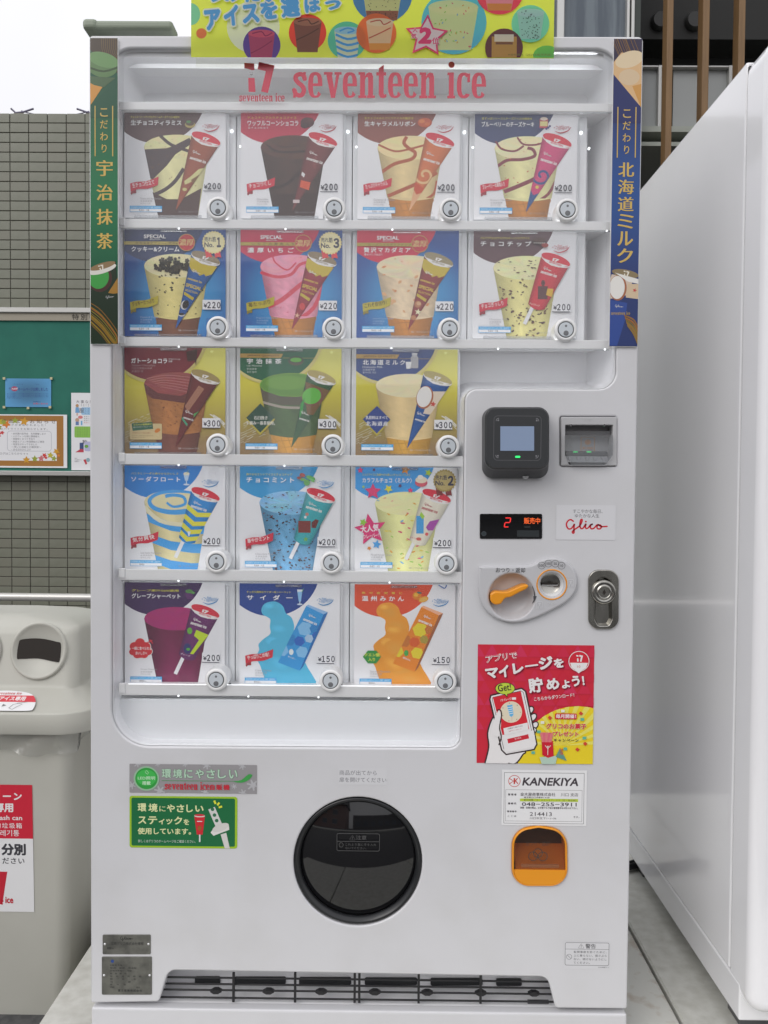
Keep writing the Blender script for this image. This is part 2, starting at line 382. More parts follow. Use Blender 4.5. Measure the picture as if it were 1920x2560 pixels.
# ------------------------------------------------------------------ materials
white_paint = mat('white_paint', (.63, .63, .652), .28, noise=(7, (.59, .588, .60), .45, .75), bump=.06, bscale=900, coat=.15)
white_plastic = mat('white_plastic', (.80, .80, .80), .35)
liner_white = mat('liner_white', (.78, .78, .80), .45)
holder_plastic = mat('holder_plastic', (.78, .79, .81), .25)
print_m = mat('print_on_card', 'Col', .45)
print_gloss = mat('print_gloss', 'Col', .22)
black_gloss = mat('black_gloss', (.006, .006, .007), .04, spec=.7)
black_plastic = mat('black_plastic', (.03, .032, .035), .42, bump=.15, bscale=1500)
dark_plastic = mat('dark_plastic', (.014, .015, .017), .3)
grey_plastic = mat('grey_plastic', (.46, .46, .47), .38)
grey_dark = mat('grey_dark', (.1, .1, .105), .4)
lever_grey = mat('lever_grey', (.52, .52, .54), .33)
orange_plastic = mat('orange_plastic', (.78, .30, .015), .3)
steel = mat('steel', (.42, .41, .38), .22, 1, noise=(30, (.2, .19, .17), .4, .65, (1, 1, .15)))
chrome = mat('chrome', (.6, .6, .6), .12, 1)
plate_metal = mat('plate_metal', (.21, .21, .19), .38, .8, noise=(40, (.13, .13, .12), .4, .65))
wire_black = mat('wire_black', (.012, .012, .014), .4)
glass = thin_glass('window_glass', (.99, .995, 1), .0, 0.035, .03)
clear = thin_glass('clear_plastic', (.88, .89, .9), .03, .1, .06)
smoke = thin_glass('smoked_plastic', (.84, .74, .64), .015, .02, .08, (.1, .08, .07))
led_glint_on = mat('led_on', (1, 1, 1), .4, emit=(.92, .97, 1), es=4)
bar_on = mat('bar_on', (1, 1, 1), .4, emit=(.96, .98, 1), es=9)
fill_top = mat('bar_top', (1, 1, 1), .4, emit=(.96, .98, 1), es=12)
fill_lo = mat('bar_low', (1, 1, 1), .4, emit=(.96, .98, 1), es=5)
red_on = mat('red_on', (.5, .02, .02), .4, emit=(1, .03, .03), es=1.6)
orange_on = mat('orange_on', (.6, .1, .02), .4, emit=(1, .12, .02), es=1.5)
green_on = mat('green_on', (.02, .5, .1), .4, emit=(.05, 1, .25), es=1.6)
tile_m = mat('tile', (.205, .21, .168), .38, noise=(14, (.165, .17, .13), .3, .7), bump=.2, bscale=120)
tile_b = mat('tile_brown_grey', (.188, .188, .15), .38, noise=(14, (.18, .18, .14), .3, .7), bump=.2, bscale=120)
grout = mat('grout', (.10, .088, .075), .9)
board_green = mat('board_green', (.024, .165, .12), .85, noise=(8, (.018, .135, .10), .3, .7), bump=.5, bscale=500)
alu = mat('aluminium', (.55, .55, .53), .35, .6)
beige = mat('beige_metal', (.32, .29, .23), .5)
beige_plastic = mat('beige_plastic', (.50, .495, .445), .42, noise=(6, (.47, .465, .415), .35, .7), bump=.12, bscale=700)
dark_hole = mat('dark_hole', (.02, .015, .012), .8)
concrete = mat('concrete', (.60, .60, .56), .8, noise=(38, (.48, .475, .43), .35, .75), bump=.5, bscale=60)
concrete_b = mat('stained_concrete', (.58, .58, .54), .8, noise=(26, (.40, .33, .26), .5, .75), bump=.5, bscale=60)
asphalt = mat('asphalt', (.06, .06, .062), .9, noise=(60, (.09, .09, .09), .4, .6), bump=.8, bscale=150)
wood = mat('brown_louvre', (.225, .13, .055), .55, noise=(6, (.175, .10, .042), .3, .7, (8, 8, .6)))
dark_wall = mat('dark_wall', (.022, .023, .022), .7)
shade_grey = mat('grey_screen', (.42, .44, .44), .5)
shade_dark = mat('dark_screen', (.17, .19, .185), .5)
slab_m = mat('balcony_slab', (.45, .48, .43), .6)
cable_m = mat('cable', (.02, .02, .025), .4)
bag = thin_glass('bag_film', (.88, .88, .86), .03, .16, .2, (.62, .62, .6))
lid_green = mat('green_grey_plastic', (.27, .31, .24), .45)
win_glass = mat('facade_glass', (.15, .18, .205), .08, noise=(3, (.08, .10, .125), .4, .6, (4, 4, .4)))
curtain = mat('curtain', (.20, .24, .27), .7)

def banner_mat():
    m = bpy.data.materials.new('translucent_print'); m.use_nodes = True; n = m.node_tree; n.nodes.clear()
    o = n.nodes.new('ShaderNodeOutputMaterial'); a = n.nodes.new('ShaderNodeAttribute'); a.attribute_name = 'Col'
    d = n.nodes.new('ShaderNodeBsdfDiffuse'); t = n.nodes.new('ShaderNodeBsdfTranslucent'); g = n.nodes.new('ShaderNodeBsdfGlossy')
    g.inputs['Roughness'].default_value = .25; mx = n.nodes.new('ShaderNodeMixShader'); mx.inputs[0].default_value = .55
    m2 = n.nodes.new('ShaderNodeMixShader'); m2.inputs[0].default_value = .035
    for q in (d, t): n.links.new(a.outputs['Color'], q.inputs[0])
    n.links.new(d.outputs[0], mx.inputs[1]); n.links.new(t.outputs[0], mx.inputs[2]); n.links.new(mx.outputs[0], m2.inputs[1])
    n.links.new(g.outputs[0], m2.inputs[2]); n.links.new(m2.outputs[0], o.inputs[0]); return m
banner_m = banner_mat()

# ------------------------------------------------------------------ ground and pad
g = M(); g.add([(-60, -60, -0.162), (60, -60, -0.162), (60, 80, -0.162), (-60, 80, -0.162)], [(0, 1, 2, 3)])
tag(g.build('ground', asphalt), kind='structure')
j1 = PZ(1640, 2437, 0)[0]; j2 = PZ(1560, 2552, 0)[0]; j0 = PZ(90, 2559, 0)[0]
pad = empty('concrete_pad', (0, .3, -0.162), None, None); del_keys = pad.keys(); pad['kind'] = 'structure'
xs = [j0, -.15, j2-.02, j1, 1.25, 2.1]
for i in range(len(xs)-1):
    g = M(); g.rbox(xs[i]+.003, -.62, -0.162, xs[i+1]-.003, 1.3, 0.0 if i % 2 else -.002, .004, 1)
    g.build('slab', concrete_b if i == 2 else concrete, pad)
# ------------------------------------------------------------------ tiled wall, notice board, rail
YW = 2.85
xw0, xw1 = -3.4, .35
ztop = P(100, 284, YW)[1]; TW, TH = .0985, .0505
wall = empty('tiled_wall', (-1.5, YW, -0.162), 'grey green tiled boundary wall carrying the notice board, left of the machine', 'wall')
g = M(); g.box(xw0, YW-.003, -0.162, xw1, YW+.16, ztop-.004); g.build('wall_core', grout, wall)
def tile_mesh(mt):
    t = M(); t.rbox(-TW/2+.0018, -.008, -TH/2+.0018, TW/2-.0018, .006, TH/2-.0018, .0015, 1)
    me = bpy.data.meshes.new('tile'); me.from_pydata(t.v, [], t.f); me.materials.append(mt); return me
tms = [tile_mesh(tile_m), tile_mesh(tile_m), tile_mesh(tile_b)]
xv = P(36, 400, YW)[0]+TW/2-.02     # a column position read from the joints
cells = []
nrow = int((ztop-(-0.162))/TH); ncol = int((xw1-xw0)/TW)
k0 = math.floor((xv-xw0)/TW)
ring = M(); near = []
for r in range(nrow):
    for c in range(-k0, ncol-k0):
        x = xv+c*TW; z = ztop-.001-TH/2-r*TH
        if x-TW/2 < xw0 or x+TW/2 > xw1: continue
        cells.append((x, z))
xl = P(-60, 700, YW)[0]; xr = P(235, 700, YW)[0]; zb0, zb1 = P(50, 1180, YW)[1], P(50, 775, YW)[1]; zlow = P(50, 1570, YW)[1]
near = [c for c in cells if xl < c[0] < xr and c[1] > zlow and not (zb0+.02 < c[1] < zb1-.02)][:300]
ns = set(near)
for x, z in near:
    o = link('tile', random.choice(tms), wall, (x-wall.location.x, random.uniform(-.0006, .0006), z-wall.location.z))
g = M()
for x, z in cells:
    if (x, z) in ns: continue
    g.box(x-TW/2+.0018, YW-.008, z-TH/2+.0018, x+TW/2-.0018, YW+.006, z+TH/2-.0018)
g.build('tile_field', tile_m, wall)['kind'] = 'stuff'
# clips on the wall top
for i, (u, sgn) in enumerate([(38, 1), (219, -1)]):
    x, z = P(u, 283, YW)[0], ztop
    o = empty('spring_clip', (x, YW+.05, z), ['dark spring clip perched on the wall top at far left', 'small spring clip on the wall top close beside the machine'][i], 'clip', 'clips on top of the tiled wall')
    g = M()
    g.rbox(x-.03, YW+.035, z, x+.03, YW+.065, z+.022, .006, 1); g.build('clip_body', mat('clip_body', (.07, .06, .05), .6), o)
    m_ = mat('clip_grip', (.16, .15, .22), .5)
    g = M(); g.tube([(x-sgn*.045, YW+.05, z+.048), (x-sgn*.02, YW+.05, z+.026), (x+sgn*.02, YW+.05, z+.03), (x+sgn*.075, YW+.05, z+.048)], .005, 6); g.build('grip', m_, o)
    g = M(); g.tube([(x+sgn*.01, YW+.05, z+.036), (x+sgn*.045, YW+.05, z+.026), (x+sgn*.075, YW+.05, z+.02)], .003, 6); g.build('grip', m_, o)
# notice board
YB = YW-.06
bx0, bx1 = P(-420, 900, YB)[0], P(520, 900, YB)[0]
zt, zh0, zh1, zc, zd = P(50, 771, YB)[1], P(50, 782, YB)[1], P(50, 801, YB)[1], P(50, 1177, YB)[1], P(50, 1187, YB)[1]
nb = empty('notice_board', ((bx0+bx1)/2, YW-.03, zd), 'green felt notice board with a beige header strip on the tiled wall', 'notice board')
g = M(); g.rbox(bx0, YB-.012, zh0, bx1, YB+.05, zt+.004, .003, 1).rbox(bx0, YB-.02, zd-.004, bx1, YB+.05, zc, .003, 1); g.build('frame', alu, nb)
g = M(); g.box(bx0+.01, YB+.01, zc, bx1-.01, YB+.04, zh1); g.build('felt_panel', board_green, nb)
g = M(); g.box(bx0+.005, YB, zh1, bx1-.005, YB+.045, zh0); g.build('header_strip', beige, nb)
p = Pr((175, 783, 225, 801), 50, 18, YB-.001); p.T('特別養護老人', 5, 2, 125, 15, H('3a352c'), .015); p.build('lettering', print_m, nb)
WHT = (.76, .76, .78)
def sheet(name, rect, y, label, cat, group=None, th=.0008):
    (x0, z1), (x1, z0) = P(rect[0], rect[1], y), P(rect[2], rect[3], y)
    o = empty(name, ((x0+x1)/2, y, z0), label, cat, group)
    return o
# blue poster
o = sheet('poster', (13, 946, 128, 1018), YB+.006, 'small blue notice pinned to the green notice board above the autumn poster', 'poster', 'posters on the notice board')
p = Pr((13, 946, 128, 1018), 820, 510, YB+.006)
p.grad(0, 0, 820, 510, lambda a, b: tuple(q*(1.0-.55*math.sin(a*3.1)*math.sin(b*2.6+.3)) for q in (.10, .34, .62)), 10, 8)
p.build('paper', print_m, o)
q = p.sub()
q.T('ホームページ', 150, 90, 170, 25, (.02, .06, .2)); q.T('ブログ', 520, 90, 90, 25, (.02, .06, .2))
q.ell(165, 185, 60, 45, (.35, .05, .12)); q.T('サ', 65, 160, 34, 50, (.02, .05, .2), .02); q.T('大好評', 112, 165, 110, 38, (.7, .7, .75), .02)
q.T('ホームページ公開しました', 230, 160, 530, 60, (.02, .05, .22), .02)
for i in range(4): q.T('私たちの活動やイベントの様子を写真とともに毎月お届けしています', 30, 262+i*26, 740 if i < 3 else 260, 18, (.02, .06, .25))
q.T('社会福祉法人', 495, 400, 140, 22, (.02, .06, .25)); q.T('お問い合わせ', 500, 430, 260, 34, (.55, .08, .12), .02)
q.build('lettering', print_m, o)
g = M()
for (u, v) in ((10, 946), (128, 946), (10, 1018), (125, 1018), (70, 1020)):
    x, z = P(u, v, YB); g.box(x-.006, YB-.002, z-.006, x+.006, YB+.004, z+.006)
g.build('tape', mat('yellow_tape', (.55, .5, .3), .5), o)
# autumn poster
A0 = (-230, 1034, 168, 1170)
o = sheet('poster', A0, YB+.004, 'white notice with brown border and autumn leaves pinned low on the green board', 'poster', 'posters on the notice board')
p = Pr(A0, 398, 136, YB+.004); p.rect(0, 0, 398, 136, WHT); p.build('paper', print_m, o)
q = p.sub(); q.rect(8, 3, 389, 132, (.36, .16, .03)); q.rect(26, 17, 372, 118, WHT)
q.holes([rrect(200+48, 42, 359, 94, 8), rrect(249, 43, 358, 93, 7)], (.4, .4, .45)); q.build('border', print_m, o)
q2 = q.sub(); k_ = (.13, .12, .14)
q2.T('広報委員会よりお知らせ', 180, 12, 190, 11, (.16, .1, .05), .01)
q2.T('ブログが更新されました！', 240, 24, 104, 6, k_); q2.T('今月のハイライトをお知らせします。', 215, 34, 134, 6, k_)
for i, t in enumerate(['・幼児園の販売会　先月開催します', '・ハロウィン仕様に模様替え', '・常磐咲くまつり予告り', '・施設エアコン修理開始のご報告', '・実習生がやってきました', '　～笑いと高齢と介護実習～', '・ある日のひとコマ']):
    q2.T(t, 259, 46.5+i*6.8, [86, 70, 58, 82, 64, 74, 48][i], 5.2, k_)
q2.T('ブログはこちらから→→', 222, 97, 78, 6, k_)
q2.build('lettering', print_m, o)
q3 = q2.sub()
lc = [(.6, .3, .02), (.65, .2, .02), (.3, .35, .04), (.5, .42, .03), (.6, .05, .05), (.55, .16, .18)]
for (u, v, r, c, rot) in [(291, 18, 12, 0, 10), (268, 16, 9, 2, 0), (246, 25, 12, 1, 30), (228, 20, 12, 3, 50), (226, 50, 10, 4, 0), (236, 47, 6, 4, 20), (228, 33, 8, 2, 0), (296, 116, 10, 0, 0), (317, 113, 9, 2, 0), (333, 112, 9, 5, 0), (341, 104, 7, 4, 30), (356, 104, 9, 3, 10), (371, 94, 9, 0, 35), (365, 112, 8, 2, 10), (240, 20, 8, 2, 60), (345, 110, 5, 4, 0), (377, 104, 5, 1, 0)]:
    q3.poly(star(u, v, r, rot, .5), lc[c])
q3.build('leaf_print', print_m, o)
# clothes poster
A0 = (178, 982, 268, 1176)
o = sheet('poster', A0, YB+.005, 'tall white notice about clothes and shoes pinned beside the machine edge', 'poster', 'posters on the notice board')
p = Pr(A0, 90, 194, YB+.005); p.rect(0, 0, 90, 194, WHT); p.build('paper', print_m, o)
q = p.sub(); q.T('大事な服や靴', 12, 18, 66, 8, k_, .01)
for yy in (27, 31): q.T('季節の変わり目には', 24, yy, 50, 2.6, k_)
q.rect(25, 36, 88, 55, (.3, .5, .7), r=4); q.T('服', 20, 38, 12, 12, k_, .01)
for i in range(4): q.T('お洗濯表示を', 34, 38+i*4, 40, 2.6, (.1, .15, .3))
q.ell(15, 32, 4, 4, (.45, .25, .12)); q.poly([(11, 36), (19, 36), (21, 50), (10, 50)], (.15, .35, .6)); q.rect(13, 50, 17, 57, (.6, .4, .35))
q.ell(23, 61, 6, 4, (.65, .2, .2)); q.ell(15, 68, 5, 5, (.5, .32, .22)); q.rect(11, 72, 19, 81, (.12, .2, .4)); q.rect(24, 70, 28, 81, (.15, .4, .65))
for i in range(4): q.T('着替えの際はお早めに', 32, 58+i*5, 50, 2.6, k_ if i < 3 else (.5, .1, .1))
q.rect(8, 84, 88, 112, (.25, .5, .08), r=3)
for i in range(6): q.T('ご家族の皆様へのお願いです', 10, 87+i*4, 70, 2.4, (.1, .2, .05))
q.T('靴', 28, 118, 12, 11, k_, .01); q.rect(21, 125, 31, 142, (.04, .07, .2)); q.poly([(10, 149), (24, 140), (31, 142), (31, 149)], (.5, .05, .08))
q.rect(33, 122, 60, 146, (.45, .45, .65), r=4); q.ell(38, 134, 5, 4, (.15, .35, .05))
for i in range(3): q.T('担当職員まで', 8, 163+i*4, [8, 18, 12][i], 2.2, k_)
q.poly([(30, 168), (36, 166), (40, 178), (36, 180)], (.5, .04, .06)); q.ell(42, 168, 5, 5, (.25, .4, .45))
q.build('lettering', print_m, o)
# hand rail
YRl = YW-.25
zr = P(100, 1493, YRl)[1]; rt = .5*(P(0, 1504, YRl)[1]-P(0, 1484, YRl)[1])
hr = empty('hand_rail', (-1.4, YRl, -0.162), 'pale round metal hand rail running in front of the tiled wall', 'rail')
g = M(); g.tube([(-3.2, YRl, zr+.004), (-1.6, YRl, zr), (.2, YRl, zr-.004)], abs(rt), 16); g.build('rail', mat('rail_paint', (.6, .59, .56), .3, .3), hr)
for x in (-3.0, -.4):
    g = M(); g.tube([(x, YRl, -0.162), (x, YRl, zr-.01)], .017, 12); g.build('post', alu, hr)

# ------------------------------------------------------------------ building behind on the right
YF = 6.6
bx0, bx1 = P(1010, 300, YF)[0], P(2350, 300, YF)[0]
bz = P(1500, 130, YF)[1]
bld = empty('building', ((bx0+bx1)/2, YF+2, -0.162), 'dark building with brown vertical louvres and a screened balcony behind the machines', 'building')
xe = P(1603, 100, YF)[0]; roof = P(1500, -520, YF)[1]
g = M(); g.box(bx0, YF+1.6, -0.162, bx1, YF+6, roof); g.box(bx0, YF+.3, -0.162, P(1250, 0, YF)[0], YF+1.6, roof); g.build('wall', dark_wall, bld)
# window bay left of the louvres
u = [1250, 1394, 1408, 1567, 1583, 1600]
zb = P(1500, 420, YF)[1]; ztp = P(1500, -500, YF)[1]
for a, b in ((1250, 1394), (1408, 1567)):
    g = M(); x0, x1 = P(a, 0, YF)[0], P(b, 0, YF)[0]; g.box(x0, YF+.03, zb, x1, YF+.036, ztp); pn = g.build('window', win_glass, bld)
    g = M()
    n = 14; vs = []
    for k in range(n+1):
        x = x0+(x1-x0)*k/n; vs += [(x, YF+.12+.03*math.sin(k*1.9), zb), (x, YF+.12+.03*math.sin(k*1.9), ztp)]
    g.add(vs, [(2*k, 2*k+2, 2*k+3, 2*k+1) for k in range(n)]); g.build('curtain', curtain, pn)
for a, b in ((1392, 1410), (1566, 1573), (1577, 1585)):
    g = M(); g.rbox(P(a, 0, YF)[0], YF-.04, zb, P(b, 0, YF)[0], YF+.05, ztp, .006, 1); g.build('window_frame', alu, bld)
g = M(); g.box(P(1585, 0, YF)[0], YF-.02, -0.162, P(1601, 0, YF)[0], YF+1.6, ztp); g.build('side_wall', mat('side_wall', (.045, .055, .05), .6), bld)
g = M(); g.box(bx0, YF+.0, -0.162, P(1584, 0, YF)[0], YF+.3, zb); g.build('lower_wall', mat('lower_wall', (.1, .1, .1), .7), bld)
# balcony screen
Yb = YF+.35
zt1, zt2, zs1, zs2, zs3, zs4 = [P(1700, v, Yb)[1] for v in (167, 172, 322, 336, 358, 368)]
xa, xb = P(1590, 200, Yb)[0], bx1
g = M(); g.rbox(xa, Yb-.03, zt2, xb, Yb+.03, zt1, .005, 1); g.build('top_rail', alu, bld)
g = M(); g.box(xa, Yb-.06, zs2, xb, Yb+1.2, zs1); g.box(xa, Yb-.03, zs4, xb, Yb+1.2, zs3); g.build('balcony_slab', slab_m, bld)
for a in (1648, 1824, 2000, 2176):
    g = M(); x0 = P(a-5, 200, Yb)[0]; x1 = P(a+4, 200, Yb)[0]; g.rbox(x0, Yb-.035, zs1, x1, Yb+.02, zt1, .004, 1); g.build('railing_post', alu, bld)
a = 1600; i = 0
while a < 2300:
    wd = 58 if i % 2 == 0 else 17
    x0, x1 = P(a, 200, Yb)[0], P(a+wd, 200, Yb)[0]
    g = M(); yy = Yb+(.03 if i % 2 == 0 else .07); g.box(x0, yy, zs1, x1+.01, yy+.008, zt2); g.build('screen_panel', shade_grey if i % 2 == 0 else shade_dark, bld)
    a += wd+(11 if i % 2 else 0); i += 1
# beam and rooms in the dark
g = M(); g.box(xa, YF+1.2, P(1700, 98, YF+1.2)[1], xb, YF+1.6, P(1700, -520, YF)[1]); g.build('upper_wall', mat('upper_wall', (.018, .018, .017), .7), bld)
for a in (1648, 1733):
    x, z = P(a, 56, YF+1.2); g = M(); g.lathe(x, z, [(.10, YF+1.2), (.10, YF+1.16), (.08, YF+1.13)], 24); g.build('vent_cap', mat('vent_cap', (.035, .035, .034), .5), bld)
for a, b in ((1656, 1671), (1744, 1760), (1832, 1848), (1920, 1936), (2008, 2024), (2096, 2112), (2184, 2200)):
    x0, x1 = P(a, 200, YF-.1)[0], P(b, 200, YF-.1)[0]; g = M(); g.rbox(x0, YF-.22, P(1700, 470, YF)[1]-3.0, x1, YF-.08, roof, .006, 1)
    g.build('louvre', wood, bld)
# ------------------------------------------------------------------ street side behind the viewer (seen only mirrored in the glossy parts)
house = empty('house', (-14, -27, -0.162), 'pinkish house across the street facing the machines', 'house')
g = M(); g.box(-24, -34, -0.162, -5.2, -26, 7.4); g.build('wall', mat('pink_render', (.34, .22, .19), .8), house)
g = M(); g.add([(-24.5, -25.5, 7.4), (-4.7, -25.5, 7.4), (-4.7, -34.5, 7.4), (-24.5, -34.5, 7.4), (-24.5, -30, 9.6), (-4.7, -30, 9.6)], [(0, 1, 5, 4), (2, 3, 4, 5), (1, 2, 5), (0, 4, 3), (0, 3, 2, 1)]); g.build('roof', mat('roof_tiles', (.06, .06, .07), .6), house)
for x in (-21, -17, -13, -9):
    for z in (1.4, 4.4):
        g = M(); g.box(x-.9, -25.99, z, x+.9, -25.94, z+1.5); f = g.build('window', win_glass, house)
        g = M(); g.box(x-1, -26, z-.09, x+1, -25.92, z); g.box(x-1, -26, z+1.5, x+1, -25.92, z+1.6); g.build('window_frame', alu, f)
off = empty('office_block', (12, -31, -0.162), 'low grey block across the street facing the machines', 'building')
g = M(); g.box(-3.0, -38, -0.162, 34, -30, 5.0); g.build('wall', mat('grey_render', (.13, .127, .12), .8), off)
for k in range(12):
    x = -1+k*2.9; g = M(); g.box(x-.9, -29.99, 1, x+.9, -29.94, 2.8); g.build('window', win_glass, off)
g = M(); g.box(-40, -13, -0.162, 40, -9.5, -.02); tag(g.build('pavement', concrete), kind='structure')
# ------------------------------------------------------------------ the ice cream vending machine
vm = empty('vending_machine', (0, .3, 0), 'tall white ice cream vending machine with a lit flavour display and a round black hatch', 'vending machine')
OUT = rpoly([(222.5, 88, 9), (1608.5, 91, 13), (1568, 2523, 6), (1389, 2521, 10), (1369, 2443, 26), (421, 2426, 26), (397, 2505, 10), (227, 2508, 6)], 8)
WIN = rpoly([(277, 120, 52), (1547, 122, 58), (1541, 973, 46), (1163, 972, 30), (1151, 1872, 30), (278, 1866, 95)], 10)
FL = (894.5, 2154, 161)
COINR = rpoly([(1281, 2076, 46), (1346, 2064, 30), (1416, 2076, 46), (1418, 2213, 42), (1280, 2213, 42)], 8)
BILL = rrect(1400, 1041, 1541.5, 1165.5, 5)
_c = lambda l: [(1150+a/3.402, 950+b/3.402) for a, b in l]
LOCKIN = rpoly([(1150, 1880, 20), (1136, 1720, 60), (1214, 1665, 60), (1296, 1720, 60), (1282, 1880, 20), (1288, 2030, 30), (1260, 2086, 30), (1170, 2086, 30), (1140, 2030, 30)], 6)
d = M()
plate(d, W(OUT), [W(_c(circ(435, 1835, 197, 56))), W(_c(circ(773, 1735, 106, 44))), W(_c(offs(orient(LOCKIN), -5))), W(WIN), W(circ(*FL, n=72)), W(COINR), W(BILL)], 0.0, .045, .0035)
d.build('door_panel', white_paint, vm)
(xl, zt), (xr, zb) = P(224, 90, 0), P(1588, 2512, 0)
c = M(); c.rbox(-.480, .16, .045, .480, .60, 1.845, .006, 1)
for x0, x1 in ((-.480, -.462), (.462, .480)): c.box(x0, .047, .045, x1, .16, 1.845)
c.box(-.462, .047, 1.815, .462, .16, 1.844)
c.build('cabinet', mat('cabinet_white', (.84, .84, .85), .35), vm)
# base panel below the door
zb1 = P(900, 2528, -.002)[1]
b = M(); b.rbox(P(229, 2528)[0], -.002, .01, P(1567, 2528)[0], .02, zb1, .004, 3); b.build('base_panel', white_paint, vm)
b = M(); b.add([(-.46, .005, zb1-.004), (.46, .005, zb1-.004), (.46, .075, zb1+.004), (-.46, .075, zb1+.004)], [(0, 1, 2, 3)])
b.box(-.46, .075, .03, .46, .08, zb1+.1); b.box(-.46, .047, zb1+.085, .46, .08, zb1+.09); b.build('vent_recess', liner_white, vm)
for x in (-.42, .42):
    for y in (.05, .52): b = M(); b.box(x-.03, y, 0, x+.03, y+.05, .05); b.build('foot', grey_dark, vm)
dv = 9/1389
for a, bb in ((488, 551), (586, 715), (748, 878), (912, 1043), (1076, 1206), (1240, 1304)):
    v0 = 2441+(a-488)*dv; s = M(); s.prism(W(rrect(a, v0, bb, v0+17, 4), .074), .071, .076); s.build('vent_slot', dark_plastic, vm)
for v in (2441, 2457, 2472, 2491):
    x0, z0 = P(400, v, .022); x1, z1 = P(1385, v+15, .022); zz = (z0+z1)/2
    s = M(); s.tube([(x0, .022, zz), (x1, .022, zz)], .0019, 8); s.build('grille_wire', wire_black, vm)
for u_ in (584, 738, 887, 898.5, 1047, 1202):
    x, z0 = P(u_, 2432, .018); z1 = P(u_, 2504+(u_-584)*dv, .018)[1]
    s = M(); s.box(x-.0022, .016, z1, x+.0022, .021, z0); s.build('grille_bar', wire_black, vm)
for u_ in (540, 671, 803, 937, 1068, 1202, 1335):
    x, z = P(u_, 2478+(u_-540)*dv*1.2, .02); s = M(); s.prism([(x-.011, z), (x-.004, z+.004), (x+.004, z+.004), (x+.011, z), (x+.004, z-.004), (x-.004, z-.004)], .017, .027); s.build('grille_clip', wire_black, vm)
x, z = P(1345, 2508, .03); s = M(); s.box(x-.02, .028, z-.004, x+.02, .032, z+.006); s.build('latch', grey_dark, vm)
# display cavity
loop = orient(W(WIN), False); YL = .115
m = M(); rings = []
for k in range(7):
    t = k/6; rings.append([(x, .006+t*(YL-.006), z) for x, z in offs(loop, -.0008-.026*max(0, (t-.15)/.85)**1.6)])
m.loft(rings, True, cap1=False); m.fill([[(x, z) for x, y, z in rings[-1]]], YL); m.build('display_liner', liner_white, vm)
x0, z0 = P(300, 205, .09); x1, z1 = P(1520, 225, .09)
m = M(); m.rbox(x0+.002, .108, P(900, 200, .108)[1], x1-.004, .1145, P(900, 146, .108)[1], .002, 2); m.build('top_ledge', liner_white, vm)
zpp = P(700, 1747, .05)[1]
m = M(); m.prism(clip(offs(orient(W(WIN), True), .0012), [(-1, 0), (P(1152, 1800, .05)[0], 0), (P(1152, 1800, .05)[0], zpp), (-1, zpp)]), .040, .046); m.build('lower_panel', holder_plastic, vm)
# columns and rows read on the card plane
YC = .050
colU = [(311.2, 563), (600.5, 854), (887.5, 1143), (1181, 1434)]
rowV = [(276, 547), (575, 844), (871, 1138), (1165.5, 1432), (1459, 1723)]
colX = [(P(a, 900, YC)[0], P(b, 900, YC)[0]) for a, b in colU]
rowZ = []
for i, (a, b) in enumerate(rowV): rowZ.append((P(860 if i < 2 else 720, a, YC)[1], P(860 if i < 2 else 720, b, YC)[1]))
wd = sum(b-a for a, b in colX)/4
pitch = (colX[3][0]-colX[0][0])/3; colX = [(colX[0][0]+pitch*i, colX[0][0]+pitch*i+wd) for i in range(4)]
# shelves (white fronts) under every row, plus the one above the first
xsl = P(303, 1150, .03)[0]; xsr4 = P(1530, 500, .03)[0]; xsr3 = P(1153, 1450, .03)[0]
shelfV = [(258, 276), (552, 572), (848, 868), (1139, 1163), (1428, 1453), (1716, 1741)]
for i, (a, b) in enumerate(shelfV):
    uu = 860 if i < 3 else 720
    za, zb_ = P(uu, a, .018)[1], P(uu, b, .018)[1]; xr_ = xsr4 if i < 3 else xsr3
    s = M(); s.rbox(xsl, .018, zb_-.0005, xr_, .0205, za+.0015, .0012, 2); s.box(xsl, .0206, zb_+.0125, xr_, .108, za-.0012); s.box(xsl, .0275, zb_+.0085, xr_, .108, zb_+.0124); sh = s.build('shelf', white_plastic, vm)
    if i > 0:
        s = M(); s.rbox(xsl-.001, .0155, zb_+.003, xsl+.012, .0215, za+.003, .0015, 1); s.build('end_cap', white_plastic, sh)
    if i > 0:
        s = M(); s.box(xsl+.015, .0215, za-.0010, xr_-.015, .0265, za+.0003); s.build('light_bar', fill_lo, sh)  # added upward glow strip, not a known lamp; evens out the cards
    # clear strip under the shelf carrying the small lights
    s = M(); s.box(xsl+.004, .0185, zb_-.003, xr_-.004, .0195, zb_-.0006); s.build('light_strip', clear, sh)
    if True:
        s = M(); s.box(xsl+.015, .0215, zb_+.0085, xr_-.015, .0265, zb_+.0115); s.build('light_bar', bar_on, sh)
    n = 4 if i < 3 else 3
    if i in (0,):
        pts = [(c1+.009, .058) for c0, c1 in colX]+[(c1+.021, .06) for c0, c1 in colX]
        zs = [zb_-.021, zb_-.049]
        for k, (x, y) in enumerate(pts):
            q = M(); q.lathe(x+(0 if k < 4 else .004), zs[0] if k < 4 else zs[1], [(.0026 if k < 4 else .002, y+.004), (.0026 if k < 4 else .002, y), (.001, y-.001)], 14); q.build('led', led_glint_on, sh)  # glowing discs standing in for reflections of the shelf LEDs
    else:
        xs_ = [xsl+.045+.0655*k for k in range(14 if i < 3 else 9)]
        for k, x in enumerate(xs_):
            if k % (3 if i < 5 else 2) != 1: continue
            q = M(); q.lathe(x, zb_-.0012, [(.0014, .0185), (.0014, .0175), (.0008, .017)], 12); q.build('led', led_glint_on, sh)
x0 = P(330, 124, .02)[0]; x1 = P(1490, 130, .02)[0]; z0 = P(900, 122, 0)[1]
s = M(); s.box(x0, .0165, z0-.0035, x1, .022, z0-.001); s.build('light_bar', fill_top, vm)  # added glow bar to brighten the header area; no lamp known there
